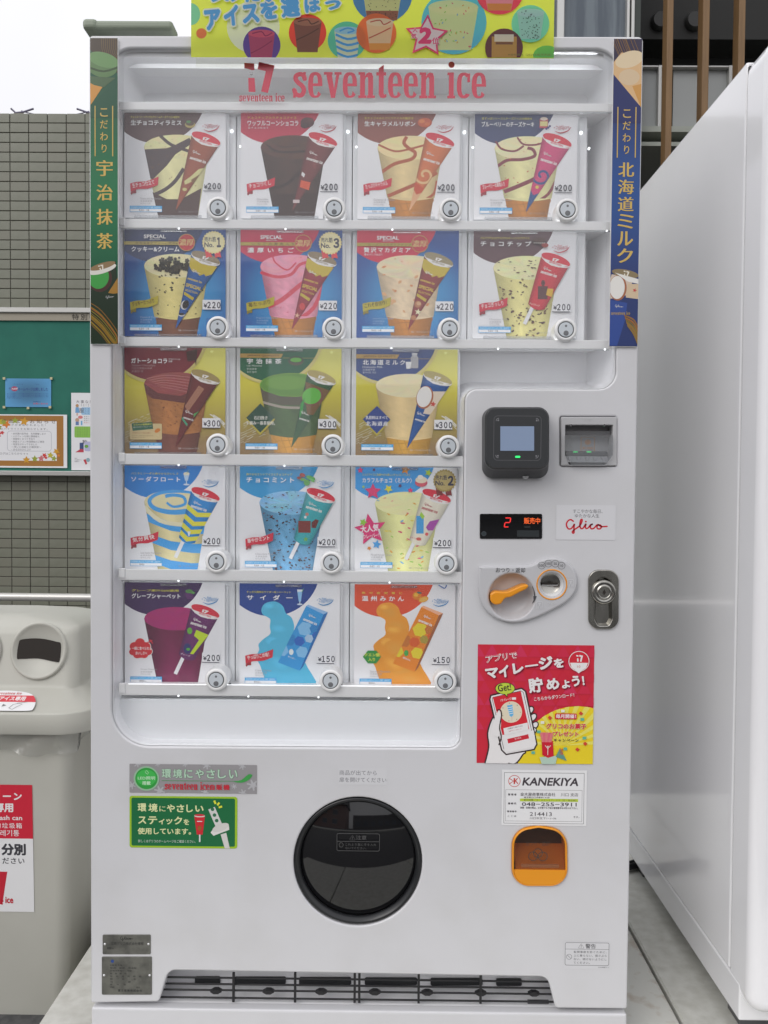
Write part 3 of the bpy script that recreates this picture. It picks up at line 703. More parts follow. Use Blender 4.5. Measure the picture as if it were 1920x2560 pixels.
s = M(); s.rbox(x0-.012, .013, z0-.0085, x1+.012, .0155, z0-.0005, .001, 1); s.build('top_lip', white_plastic, vm)  # lip added to hide the glow bar
# row panels behind the cards
for r in range(5):
    z1, z0 = rowZ[r]; xe_ = (xsr4 if r < 2 else xsr3)-.004
    cuts = [xsl+.004]+[(colX[c][1]+colX[c+1][0])/2+.004 for c in range(3 if r < 2 else 2)]+[min(xe_, colX[3 if r < 2 else 2][1]+.022)]
    for a, b in zip(cuts, cuts[1:]): s = M(); s.rbox(a+.0006, .060, z0-.004, b-.0006, .1, z1+.004, .0025, 2); s.build('row_panel', holder_plastic, vm)
# card holders
CARDPOS = [(r, c) for r in range(5) for c in range(4 if r < 2 else 3)]
for r, c in CARDPOS:
    (x0, x1), (z1, z0) = colX[c], rowZ[r]
    s = M(); s.rbox(x0-.001, .0535, z0+.001, x1+.005, .0598, z1-.003, .002, 1); s.build('card_holder', holder_plastic, vm)
    x, z = x0+.64*wd, z0
    s = M(); s.box(x0+.02, .046, z0-.001, x1-.045, .0485, z0+.004); s.box(x0+.36*wd, .046, z1-.006, x0+.62*wd, .0485, z1-.001); s.build('card_clip', clear, vm)
# push buttons
dot_m = mat('button_dot', (.16, .165, .175), .2); face_m = mat('button_face', (.56, .60, .64), .12); ring_m = mat('button_seam', (.05, .055, .06), .35)
def button(x, z, D=.015):
    m = M(); m.lathe(x, z, [(.0214, .050), (.0214, .001+D), (.0210, -.0022+D), (.0200, -.0042+D), (.0170, -.0052+D), (.0152, -.0050+D), (.0146, -.0036+D)], 56, cap=False)
    bt = m.build('push_button', white_plastic, vm)
    m = M(); m.lathe(x, z, [(.0146, -.003+D), (.0146, -.0048+D), (.0134, -.0052+D), (.0134, -.003+D)], 48, cap=False); m.build('seam', ring_m, bt)
    m = M(); m.lathe(x, z, [(.0134, -.003+D), (.0134, -.005+D), (.0126, -.0057+D)], 48); m.build('button_face', face_m, bt)
    m = M(); m.lathe(x, z+.0066, [(.0022, -.0058+D), (.0016, -.0061+D)], 20); m.build('indicator', dot_m, bt)
    m = M(); m.lathe(x+.0002, z-.0066, [(.0048, -.0058+D), (.0040, -.0063+D)], 28); m.build('indicator', dot_m, bt)
bu = [543.5, 832.5, 1122.5, 1414]; bv = [519.5, 819, 1113, 1406, 1702]
bxs = [P(u_, 900, .009)[0] for u_ in bu]; bp = (bxs[3]-bxs[0])/3
for r, c in CARDPOS:
    v = bv[r]; button(bxs[0]+bp*c+(-.0015 if r > 2 else 0), P(832, v+1, .009)[1])
# window pane with its printed name
pane_loop = offs(orient(W(WIN), True), .002)
g = M(); g.fill([pane_loop], .012); g.build('window_pane', glass, vm)
RED = (.60, .085, .125)
pr = Pr((470, 0, 930, 260), 460, 260, .0118)
slab(pr, 262+470-470, 180, .277*.955, RED, ky=.277)
pr.build('lettering', print_gloss, vm)
pr = Pr((470, 0, 930, 260), 1659, 938, .0118); RED2 = (.60, .085, .125)
seventeen(pr, 508, 560, 2.2, RED2); slab(pr, 462, 866, .225, RED2); pr.ell(560, 655, 3, 3, (.2, .1, .1)); pr.ell(578, 655, 3, 3, (.2, .1, .1)); pr.stroke([(562, 672), (572, 680), (582, 670)], 4, (.2, .1, .1))
pr.build('lettering', print_gloss, vm)
# keep the pane's small black pins
for u_, v in ((588, 1142), (588, 1432), (1157, 1144), (1157, 1706), (575, 1710), (853, 1712)):
    x, z = P(u_, v, .03); s = M(); s.box(x-.002, .026, z-.003, x+.002, .03, z+.002); s.build('pin', dark_plastic, vm)
# ---- round hatch
fx, fz = P(FL[0], FL[1]); rr = P(FL[0]+FL[2], FL[1])[0]-fx
m = M(); m.lathe(fx, fz, [(rr+.0005, .02), (rr-.0005, .004), (rr-.003, .001), (rr-.006, .002), (rr-.0075, .0045), (rr-.010, .006), (rr-.0115, .012)], 96, cap=False)
ht = m.build('hatch_ring', dark_plastic, vm)
Rs = .32; ra = rr-.011; ya = -.004
prof = []
for k in range(15):
    r = ra*(1-k/14); prof.append((max(r, .0002), ya+Rs-math.sqrt(Rs*Rs-r*r)))
m = M(); m.lathe(fx, fz, prof, 96); fl = m.build('hatch_door', black_gloss, vm)
pr = Pr((842, 2083, 950, 2130), 310, 120, -.006); lg = (.10, .10, .10)
pr.holes([rrect(0, 0, 307, 116, 12), rrect(3, 3, 304, 113, 10)], lg); pr.rect(0, 52, 304, 55, lg)
pr.T('⚠注意', 92, 12, 120, 32, lg, .005); pr.T('これより面に手を入れ', 62, 64, 220, 17, lg); pr.T('ないでください。', 62, 88, 150, 17, lg); pr.ell(32, 76, 16, 16, lg); pr.ell(32, 76, 13, 13, (.01, .01, .01))
pr.build('caution_print', print_gloss, fl)
# ---- card reader (chunky, projecting)
u0, v0, s = 1150, 950, 1/3.402
CR = lambda a, b: (u0+a*s, v0+b*s)
def crr(x0, y0, x1, y1, r, y=0): return W([CR(a, b) for a, b in rrect(x0, y0, x1, y1, r, 8)], y)
yf = -.052
m = M()
bl = crr(187, 236, 742, 838, 95, 0); L0 = [(x, 0, z) for x, z in bl]; L1 = [(x, -.012, z) for x, z in bl]
L2 = [(x, -.036, z) for x, z in W([CR(a, b) for a, b in rrect(207, 230, 757, 772, 95, 8)], -.036)]
fr = W([CR(a, b) for a, b in rrect(213, 230, 762, 760, 92, 8)], yf)
L3 = [(x, yf+.004, z) for x, z in fr]; L4 = [(x, yf, z) for x, z in offs(orient(fr, True), .003)]
if area(fr) < 0: L4 = L4[::-1]
m.loft([L0, L1, L2, L3], True, cap1=False); m.loft([L3, L4], True, cap1=True)
rd = m.build('card_reader', black_plastic, vm)
pr = Pr((*CR(288, 303), *CR(690, 688)), 402, 385, yf-.0003)
pr.holes([rrect(0, 0, 400, 383, 34), rrect(3, 3, 397, 380, 31)], (.17, .17, .18))
for cx_, cy_, sx_, sy_ in ((36, 38, -1, -1), (362, 38, 1, -1), (36, 345, -1, 1), (362, 345, 1, 1)):
    for r in (10, 22): pr.stroke([(cx_+sx_*(r*math.sin(R_(a))-6), cy_+sy_*(r*math.cos(R_(a))-6)) for a in range(0, 91, 15)], 4, (.3, .3, .32))
    pr.ell(cx_-sx_*4, cy_-sy_*4, 4, 4, (.3, .3, .32))
pr.build('touch_marks', print_gloss, rd)
m = M(); m.prism(crr(343, 394, 630, 602, 3, yf), yf-.0006, yf+.001); m.build('screen', mat('screen', (.22, .28, .40), .15, emit=(.30, .40, .60), es=.22), rd)  # screen is off; the glow stands in for its reflection
m = M(); m.prism(crr(469, 645, 512, 662, 8, yf), yf-.0012, yf+.001); m.build('green_light', green_on, rd)
x, z = P(*CR(560, 815), -.02); m = M(); m.lathe(x, z, [(.006, -.017), (.005, -.0195)], 20); m.build('screw_cover', grey_plastic, rd)
# ---- banknote slot
def cq(a, b, y=0): return P(*CR(a, b), y)
m = M(); bo = orient(W([CR(a, b) for a, b in rrect(856, 316, 1330, 730, 8)]), True); bi = orient(W([CR(a, b) for a, b in rpoly([(893, 385, 6), (1296, 385, 6), (1290, 640, 10), (1235, 722, 12), (925, 722, 12), (893, 640, 10)])]), False)
plate(m, bo, [bi], -.004, .05, .0018, wall=True); bn = m.build('banknote_unit', grey_plastic, vm)
m = M(); (xa_, za_), (xb_, zb__) = cq(880, 380), cq(1305, 728); m.box(xa_, .028, zb__, xb_, .034, za_); m.build('back_plate', grey_plastic, bn)
m = M(); (xa_, za_), (xb_, zb__) = cq(893, 428), cq(1292, 470); m.rbox(xa_, .006, zb__, xb_, .028, za_, .001, 1); m.build('slot_roller', grey_dark, bn)
m = M(); (xa_, za_), (xb_, zb__) = cq(905, 600), cq(1275, 645); m.rbox(xa_, .014, zb__, xb_, .028, za_, .002, 1); m.build('slot_mouth', grey_dark, bn)
for a in (985, 1100): 
    m = M(); (xa_, za_) = cq(a, 611, .01); m.box(xa_-.004, .0125, za_-.001, xa_+.004, .0135, za_+.001); m.build('green_light', green_on, bn)
m = M(); (xa_, za_), (xb_, zb__) = cq(905, 645), cq(1270, 700)
m.add([(xa_, .002, zb__), (xb_, .002, zb__), (xb_, .016, za_), (xa_, .016, za_)], [(0, 1, 2, 3)])
for k in range(5):
    x = xa_+(xb_-xa_)*(k+.6)/5.2; m.prism([(x-.004, za_-.002), (x+.004, za_-.002), (x, za_-.012)], .004, .012)
m.build('guide_chute', lever_grey, bn)
m = M(); lp = W([CR(a, b) for a, b in rpoly([(890, 470, 4), (1288, 470, 4), (1284, 640, 8), (1225, 724, 12), (935, 724, 12), (895, 640, 8)])]); m.prism(lp, -.012, -.010); m.build('clear_cover', clear, bn)
pr = Pr((*CR(1025, 480), *CR(1150, 612)), 125, 132, .027); oc = (.72, .33, .12)
pr.holes([rrect(3, 3, 120, 130, 8), rrect(8, 8, 115, 125, 6)], oc); pr.ell(62, 48, 26, 22, oc); pr.T('¥1000', 18, 88, 90, 22, oc, .02); pr.build('note_print', print_m, bn)
for a in (945, 1228): 
    x, z = cq(a, 385, -.004); m = M(); m.lathe(x, z, [(.0028, -.004), (.002, -.0055)], 14); m.build('screw', chrome, bn)
pr = Pr((*CR(1060, 325), *CR(1125, 360)), 65, 35, -.0045)
for a, b in ((5, 8), (5, 18), (18, 8), (30, 5), (36, 15), (30, 25), (48, 8), (56, 8), (48, 20)): pr.ell(a, b, 3, 3, (.5, .5, .51), n=8)
pr.build('braille_dots', print_m, bn)
# ---- number display
m = M(); m.prism(crr(168, 1138, 697, 1350, 12), -.0015, .002); dsp = m.build('number_display', black_gloss, vm)
pr = Pr((*CR(168, 1138), *CR(697, 1350)), 529, 212, -.0017)
for sg in ([(222, 34), (258, 34)], [(262, 40), (257, 68)], [(250, 74), (220, 74)], [(214, 80), (209, 106)], [(212, 112), (240, 112)]): pr.stroke(sg, 8.5, (.6, .02, .02))
pr.build('lit_digit', red_on, dsp)
pr = Pr((*CR(168, 1138), *CR(697, 1350)), 529, 212, -.0017); pr.T('販売中', 375, 30, 137, 54, (1, 0, 0), .012); pr.build('lit_words', orange_on, dsp)
pr = Pr((*CR(168, 1138), *CR(697, 1350)), 529, 212, -.0016); pr.rect(318, 140, 505, 196, (.03, .035, .038)); pr.rect(378, 102, 430, 118, (.03, .03, .03), r=5); pr.ell(37, 172, 21, 21, (.06, .07, .08)); pr.ell(37, 172, 16, 16, (.035, .045, .05)); pr.build('display_marks', print_gloss, dsp)
# ---- coin panel
op = cat_rom([(158, 1610), (190, 1582), (420, 1580), (560, 1578), (625, 1560), (700, 1522), (780, 1508), (870, 1525), (950, 1590), (990, 1690), (975, 1790), (900, 1880), (780, 1950), (640, 2015), (520, 2052), (400, 2055), (280, 2010), (190, 1920), (157, 1810), (152, 1700)], 5, True)
dial = circ(435, 1835, 192, 56); slot_c = circ(773, 1735, 101, 44)
toW = lambda l, y=0: [cq(a, b, y) for a, b in l]
m = M(); plate(m, toW(op), [toW(dial), toW(slot_c)], -.009, .009, .004); cp = m.build('coin_panel', lever_grey, vm)
m = M(); x, z = cq(435, 1835); rd_ = cq(435+192, 1835)[0]-x
m.lathe(x, z, [(rd_+.001, -.006), (rd_-.004, .006), (rd_-.012, .0125), (.001, .0135)], 56); m.build('dial_recess', lever_grey, cp)
x, z = cq(773, 1735); r2 = cq(773+132, 1735)[0]-x
m = M(); m.lathe(x, z, [(r2, -.0088), (r2-.0006, -.0100), (r2-.0022, -.0100), (r2-.0028, -.0088)], 64, cap=False); m.build('orange_ring', orange_plastic, cp)
m = M(); r3 = cq(773+101, 1735)[0]-x; m.lathe(x, z, [(r3+.001, -.0075), (r3-.002, .0), (r3-.0035, .006)], 56, cap=False); m.build('slot_collar', white_plastic, cp)
m = M(); m.lathe(x, z, [(r3-.003, .006), (r3-.01, .0095), (.001, .011)], 48); m.build('coin_plate', steel, cp)
m = M(); xa_, za_ = cq(700, 1728, .004); xb_, zb__ = cq(825, 1738, .004); m.box(xa_, .003, zb__, xb_, .012, za_); m.build('coin_slot', dark_hole, cp)
m = M(); m.rbox(xa_-.001, .001, zb__-.0022, xb_+.001, .009, zb__-.0002, .0006, 1); m.build('slot_lip', chrome, cp)
lv = cat_rom([(256, 1850), (262, 1815), (300, 1795), (350, 1798), (400, 1795), (450, 1775), (520, 1745), (565, 1738), (578, 1752), (560, 1775), (500, 1805), (430, 1842), (390, 1850), (368, 1868), (345, 1900), (300, 1908), (265, 1888)], 4, True)
m = M(); plate(m, toW(lv, -.01), [], -.016, .028, .003); m.build('return_lever', orange_plastic, cp)
pr = Pr((*CR(150, 1500), *CR(1000, 2060)), 850, 560, -.0094); dk = (.06, .06, .065)
pr.T('おつり・返却', 155, 94, 247, 44, dk, .012)
for a, b, t in ((540, 74, '500'), (597, 57, '100'), (655, 57, '50'), (708, 74, '10')):
    pr.holes([circ(a, b, 31), circ(a, b, 28)], dk); pr.T(t, a-(21 if len(t) > 2 else 14), b-12, 42 if len(t) > 2 else 28, 24, dk, .005)
pr.stroke([(462, 250), (476, 285), (484, 325), (486, 350)], 10, dk, smooth=3, taper=lambda t: .3+t); pr.poly([(472, 338), (503, 338), (486, 380), (462, 408), (476, 370)], dk)
pr.build('panel_print', print_m, cp)
pr = Pr((*CR(150, 1500), *CR(1000, 2060)), 850, 560, -.0098); em = (.62, .62, .64)
for a, b in ((760, 190), (500, 382)):
    pr.holes([rrect(a, b, a+54, b+70, 12), rrect(a+5, b+6, a+49, b+70, 9)], em); pr.rect(a+14, b+14, a+40, b+22, em); pr.rect(a+22, b+22, a+32, b+42, em); pr.rect(a+10, b+44, a+20, b+64, em); pr.rect(a+34, b+44, a+44, b+64, em)
for k in range(9): pr.ell(598+(k % 5)*14, 392+(k*7 % 3)*9, 3.5, 3.5, em, n=8)
pr.build('raised_marks', print_m, cp)
# ---- lock
lk = rrect(1087, 1612, 1346, 2117, 92, 8)
inner = LOCKIN
m = M(); plate(m, toW(lk), [toW(inner)], -.005, .005, .002); lo_ = m.build('door_lock', steel, vm)
m = M(); il = [(x, z) for x, z in toW(inner)]; m.loft([[(x, -.004, z) for x, z in il], [(x, .006, z) for x, z in offs(orient(il, True) if area(il) > 0 else il, .003 if area(il) > 0 else -.003)]], True, cap1=False); m.fill([il], .006); m.build('handle_recess', steel, lo_)
x, z = cq(1214, 1800); m = M(); r_ = .0225; m.lathe(x, z, [(r_, .006), (r_, -.008), (r_-.002, -.0105), (r_-.006, -.0115), (r_-.0075, -.010), (r_-.009, -.010), (r_-.0105, -.0125), (r_-.012, -.0125), (r_-.013, -.0105)], 48); ly = m.build('lock_cylinder', steel, lo_)
m = M(); m.rbox(x-.001, -.0115, z-.005, x+.001, -.0102, z+.005, .0004, 1); m.lathe(x, z, [(.003, -.0105), (.0028, -.0116)], 16); m.build('keyhole', dark_hole, ly)
# ---- coin return cup
m = M(); lo = orient(W(COINR), True); rim_in = offs(lo, .0055)
rg = []
for dd, yy in ((-.0004, .002), (-.0004, -.0025), (.0008, -.0045), (.0018, -.0045), (.0034, -.001), (.0034, .03)): rg.append([(x, yy, z) for x, z in offs(lo, dd)])
m.loft(rg, True, cap1=False); cr_ = m.build('coin_return', orange_plastic, vm)
zsp = P(1350, 2173)[1]
lowp = clip(offs(lo, .003), [(-1, -1), (1, -1), (1, zsp), (-1, zsp)])
m = M(); m.prism(lowp, -.0045, .0); m.build('cup_lip', orange_plastic, cr_)
m = M(); m.fill([offs(lo, .003)], .03); m.build('cup_back', mat('orange_deep', (.07, .035, .02), .5), cr_)  # orange back painted near black; interior shade put into the colour
m = M(); xa_, za_ = P(1287, 2132, .01); xb_, _ = P(1412, 2132, .01); m.add([(xa_, -.001, zsp), (xb_, -.001, zsp), (xb_, .03, za_+.01), (xa_, .03, za_+.01)], [(0, 1, 2, 3)]); m.build('cup_tray', mat('tray_amber', (.72, .30, .06), .3), cr_)
m = M(); xa_, za_ = P(1302, 2160, .004); xb_, _ = P(1398, 2160, .004); m.rbox(xa_, .001, zsp+.0005, xb_, .008, za_, .002, 2); m.build('tray_step', mat('tray_pink', (.75, .52, .42), .3), cr_)  # pink block standing in for a pale highlight on the tray
upp = clip(offs(lo, .0034), [(-1, zsp), (1, zsp), (1, 3), (-1, 3)])
m = M(); m.prism(upp, -.002, -.001); m.build('flap', smoke, cr_)
pr = Pr((1305, 2095, 1385, 2150), 80, 55, -.0022); tx = (.07, .06, .05)
pr.T('おつり・返却', 10, 8, 58, 12, tx); pr.holes([circ(40, 38, 12), circ(40, 38, 10)], tx); pr.holes([circ(28, 46, 12), circ(28, 46, 10)], tx); pr.holes([circ(52, 46, 12), circ(52, 46, 10)], tx)
pr.build('flap_print', print_gloss, cr_)
# ---- rating plates
for i, (a, b, c_, d_) in enumerate(((257, 2336, 377, 2385), (255, 2391, 380, 2486))):
    m = M(); plate(m, W(rrect(a, b, c_, d_, 3)), [], -.0014, .0014, .0006); pm = m.build('rating_plate', plate_metal, vm)
    pr = Pr((a, b, c_, d_), c_-a, d_-b, -.0016); dk2 = (.035, .035, .035)
    if i == 0:
        script(pr, 44, 5, .09, dk2, 14); pr.T('江崎グリコ株式会社専有', 20, 19, 82, 8, dk2); pr.T('機番No.', 10, 32, 18, 6, dk2)
    else:
        pr.ell(26, 12, 4, 4, (.02, .06, .25))
        for k in range(9): pr.T(['自動販売機', '型式　電源　周波数', '定格消費電力　冷媒', '製造番号', '使用温度範囲', '製造年', '注意', '屋外用', '保証'][k], 20, 20+k*7, 30+(k*37 % 50), 4, dk2)
        pr.T('富士電機株式会社', 40, 83, 60, 6, dk2, .02)
    pr.build('plate_print', print_m, pm)
    for a2 in (5, c_-a-6):
        x, z = P(a+a2, (b+d_)/2, -.0014); m = M(); m.lathe(x, z, [(.0026, -.0012), (.0018, -.003), (.0004, -.0034)], 14); m.build('rivet', chrome, pm)
# ---- top hat: the green-grey cover strip on the roof
x0, z0 = P(217, 85, .02); x1, z1 = P(436, 60, .02)
m = M(); m.rbox(x0, .006, z0+.002, x1, .05, z1, .006, 3); rc = m.build('roof_strip', lid_green, vm)
m = M(); m.rbox(x0-.003, .003, z0+.001, x0+.024, .052, z1+.002, .007, 3); m.build('end_piece', lid_green, rc)

# ------------------------------------------------------------------ signs and stickers on the machine
def SH(name, rect, w_, h_, y, label, cat, group, m, r=0, base=WHT, lip=.0006):
    (x0, z1), (x1, z0) = P(rect[0], rect[1], y), P(rect[2], rect[3], y)
    o = empty(name, ((x0+x1)/2, y, z0), label, cat, group)
    p = Pr(rect, w_, h_, y)
    if base is not None: p.rect(0, 0, w_, h_, base, r=r); p.build('backing', m, o)
    return o, p.sub()
GS = 'stickers on the vending machine front'
# banner over the top
B0 = (478, -190, 1384, 146.5)
yb = -.006
(x0, z1), (x1, z0) = P(B0[0], B0[1], yb), P(B0[2], B0[3], yb)
bn_ = empty('banner', ((x0+x1)/2, yb, z0), 'yellow ice cream poster standing above the machine top with flavour circles', 'poster')
bp_ = Pr(B0, 906, 336.5, yb); Y_ = (.72, .80, .06)
bp_.rect(0, 0, 906, 336.5, Y_); bp_.build('sheet', banner_m, bn_)
bp_ = bp_.sub(); bp_.cl = [(0, 0), (906, 0), (906, 336.5), (0, 336.5)]
V = 190
def Z1(a, b): return (a/3.606-8, b/3.606+V)
def Z2(a, b): return (a/3.53+452, b/3.53+V)
def mini(cx, cy, top, bot, wid, base, side, kind=0, col=(.3, .1, .05), cone=None):
    rng = random.Random(int(cx*7)); tl = [(cx-wid, cy-top), (cx+wid, cy-top), (cx+wid*.72, cy+bot), (cx-wid*.72, cy+bot)]
    bp_.poly(tl, side); bp_.ell(cx, cy-top, wid, wid*.3, base)
    if cone: bp_.poly([(cx-wid*.78, cy+bot*.6), (cx+wid*.78, cy+bot*.6), (cx+wid*.72, cy+bot), (cx-wid*.72, cy+bot)], cone)
    if kind == 1:
        for q in range(60):
            y_ = rng.uniform(-top-wid*.2, bot); x_ = rng.uniform(-.8, .8)*wid*.85; bp_.ell(cx+x_, cy+y_, 1.6, 1, col, rng.uniform(0, 90), 6)
    if kind == 2:
        for q in range(4): yy = cy-top+10+q*15; bp_.stroke([(cx-wid*.9, yy), (cx, yy+12), (cx+wid*.85, yy+6)], 6, col, 3, cv=[tuple(t_) for t_ in tl])
        bp_.stroke([(cx-wid*.6, cy-top+2), (cx, cy-top-6), (cx+wid*.5, cy-top), (cx, cy-top+6)], 4, col, 3)
    if kind == 3:
        bp_.stroke([(cx-wid*.7, cy-top), (cx, cy-top-5), (cx+10, cy-top+6), (cx+wid*.8, cy-top-2)], 3, col, 3); bp_.stroke([(cx-wid*.8, cy+bot*.3), (cx, cy), (cx+wid*.8, cy-top*.5)], 3, col, 3)
    if kind == 4:
        for q in range(34):
            y_ = rng.uniform(-top-wid*.2, bot); x_ = rng.uniform(-.8, .8)*wid*.85; a_ = rng.uniform(0, 3)
            bp_.stroke([(cx+x_, cy+y_), (cx+x_+5*math.cos(a_), cy+y_+5*math.sin(a_))], 2, rng.choice([(.7, .1, .2), (.75, .35, .05), (.3, .6, .1), (.2, .4, .7)]))
bp_.ell(*Z1(25, 135), 24, 28, (.25, .68, .55)); bp_.ell(*Z1(122, 310), 13, 13, (.80, .20, .05))
bp_.ell(*Z1(590, 250), 66, 66, (.80, .82, .78))
bp_.ell(*Z1(667, 415), 47, 47, (.12, .05, .36)); mini(*Z1(665, 440), 36, 46, 33, (.70, .08, .17), (.52, .05, .15), 3, (.35, .02, .1))
bp_.ell(*Z1(1080, 300), 47, 47, (.80, .05, .02)); mini(*Z1(1080, 320), 33, 44, 35, (.42, .17, .09), (.22, .08, .045), 3, (.12, .04, .02))
bp_.ell(*Z1(1435, 370), 48, 48, (.10, .52, .42)); mini(*Z1(1440, 380), 28, 42, 33, (.35, .62, .80), (.75, .74, .55), 2, (.08, .38, .78))
bp_.ell(452-8, 30, 1, 1, Y_); bp_.ell(*Z2(90, -60), 76, 76, (.06, .22, .60)); mini(*Z2(90, -30), 36, 60, 52, (.78, .75, .32), (.78, .74, .30), 1, (.05, .04, .02), (.35, .12, .06))
bp_.ell(*Z2(40, 300), 50, 50, (.80, .16, .03)); mini(*Z2(70, 300), 28, 42, 34, (.78, .68, .45), (.75, .62, .35), 3, (.5, .1, .05), (.75, .35, .05))
bp_.ell(*Z2(722, 200), 81, 81, (.10, .50, .82)); mini(*Z2(715, 180), 32, 76, 62, (.80, .78, .42), (.80, .77, .38), 4)
bp_.ell(*Z2(1120, -80), 60, 60, (.80, .05, .12)); mini(*Z2(1120, -60), 10, 44, 40, (.8, .4, .45), (.8, .35, .4), 0, cone=(.72, .32, .05))
bp_.ell(*Z2(1393, 212), 47, 47, (.20, .66, .56)); mini(*Z2(1395, 200), 24, 42, 34, (.50, .70, .68), (.42, .66, .62), 1, (.05, .06, .06))
bp_.ell(*Z2(1163, 430), 47, 49, (.13, .03, .04)); bp_.rect(*Z2(1055, 330), *Z2(1275, 540), (.62, .34, .07)); bp_.rect(*Z2(1078, 310), *Z2(1248, 375), (.80, .76, .60)); bp_.rect(*Z2(1090, 378), *Z2(1240, 400), (.25, .1, .04))
bp_.ell(*Z2(1540, 500), 34, 26, (.15, .50, .10)); bp_.T('※当社調べ（2024年販売実績）', *Z2(1200, 480), 108, 6, (.2, .2, .05))
sx_, sy_ = Z2(482, 330)
bp_.poly(star(sx_, sy_, 56, 3, .5), (.78, .05, .20)); bp_.poly(star(sx_, sy_, 46, 3, .5), (.80, .80, .78))
bp_.T('2', *Z2(405, 250), 34, 42, (.78, .05, .2), .06, skew=.1); bp_.T('人', *Z2(360, 250), 12, 13, (.78, .05, .2), .03, out=(.8, .8, .8)); bp_.T('気', *Z2(345, 305), 14, 13, (.78, .05, .2), .03, out=(.8, .8, .8)); bp_.T('位', *Z2(530, 340), 18, 17, (.78, .05, .2), .03, out=(.8, .8, .8))
bp_.build('pictures', banner_m, bn_)
q = bp_.sub(); LB = (.12, .50, .82)
pts = [('ア', 165, 115, 150, 190), ('イ', 335, 75, 140, 190), ('ス', 500, 65, 155, 175), ('を', 665, 30, 155, 175), ('選', 850, 10, 170, 175), ('ぼ', 1060, -20, 150, 160), ('う', 1245, 0, 140, 115)]
for j, (t, a, b, c_, d_) in enumerate(pts):
    x_, y_ = Z1(a, b-8); q.T(t, x_, y_, c_/3.606, d_/3.606, LB, .055, ang=6, out=(.80, .82, .80), ow=.07)
for j, (t, a) in enumerate((('う', 190), ('め', 330), ('た', 520), ('い', 690))):
    x_, y_ = Z1(a, -120); q.T(t, x_, y_, 38, 44, LB, .055, ang=6, out=(.80, .82, .80), ow=.07)
for j, t in enumerate('今の気分で'): q.T(t, 90+j*60, 60-j*5, 50, 60, LB, .05, ang=6, out=(.8, .82, .8), ow=.06)
q.build('lettering', banner_m, bn_)
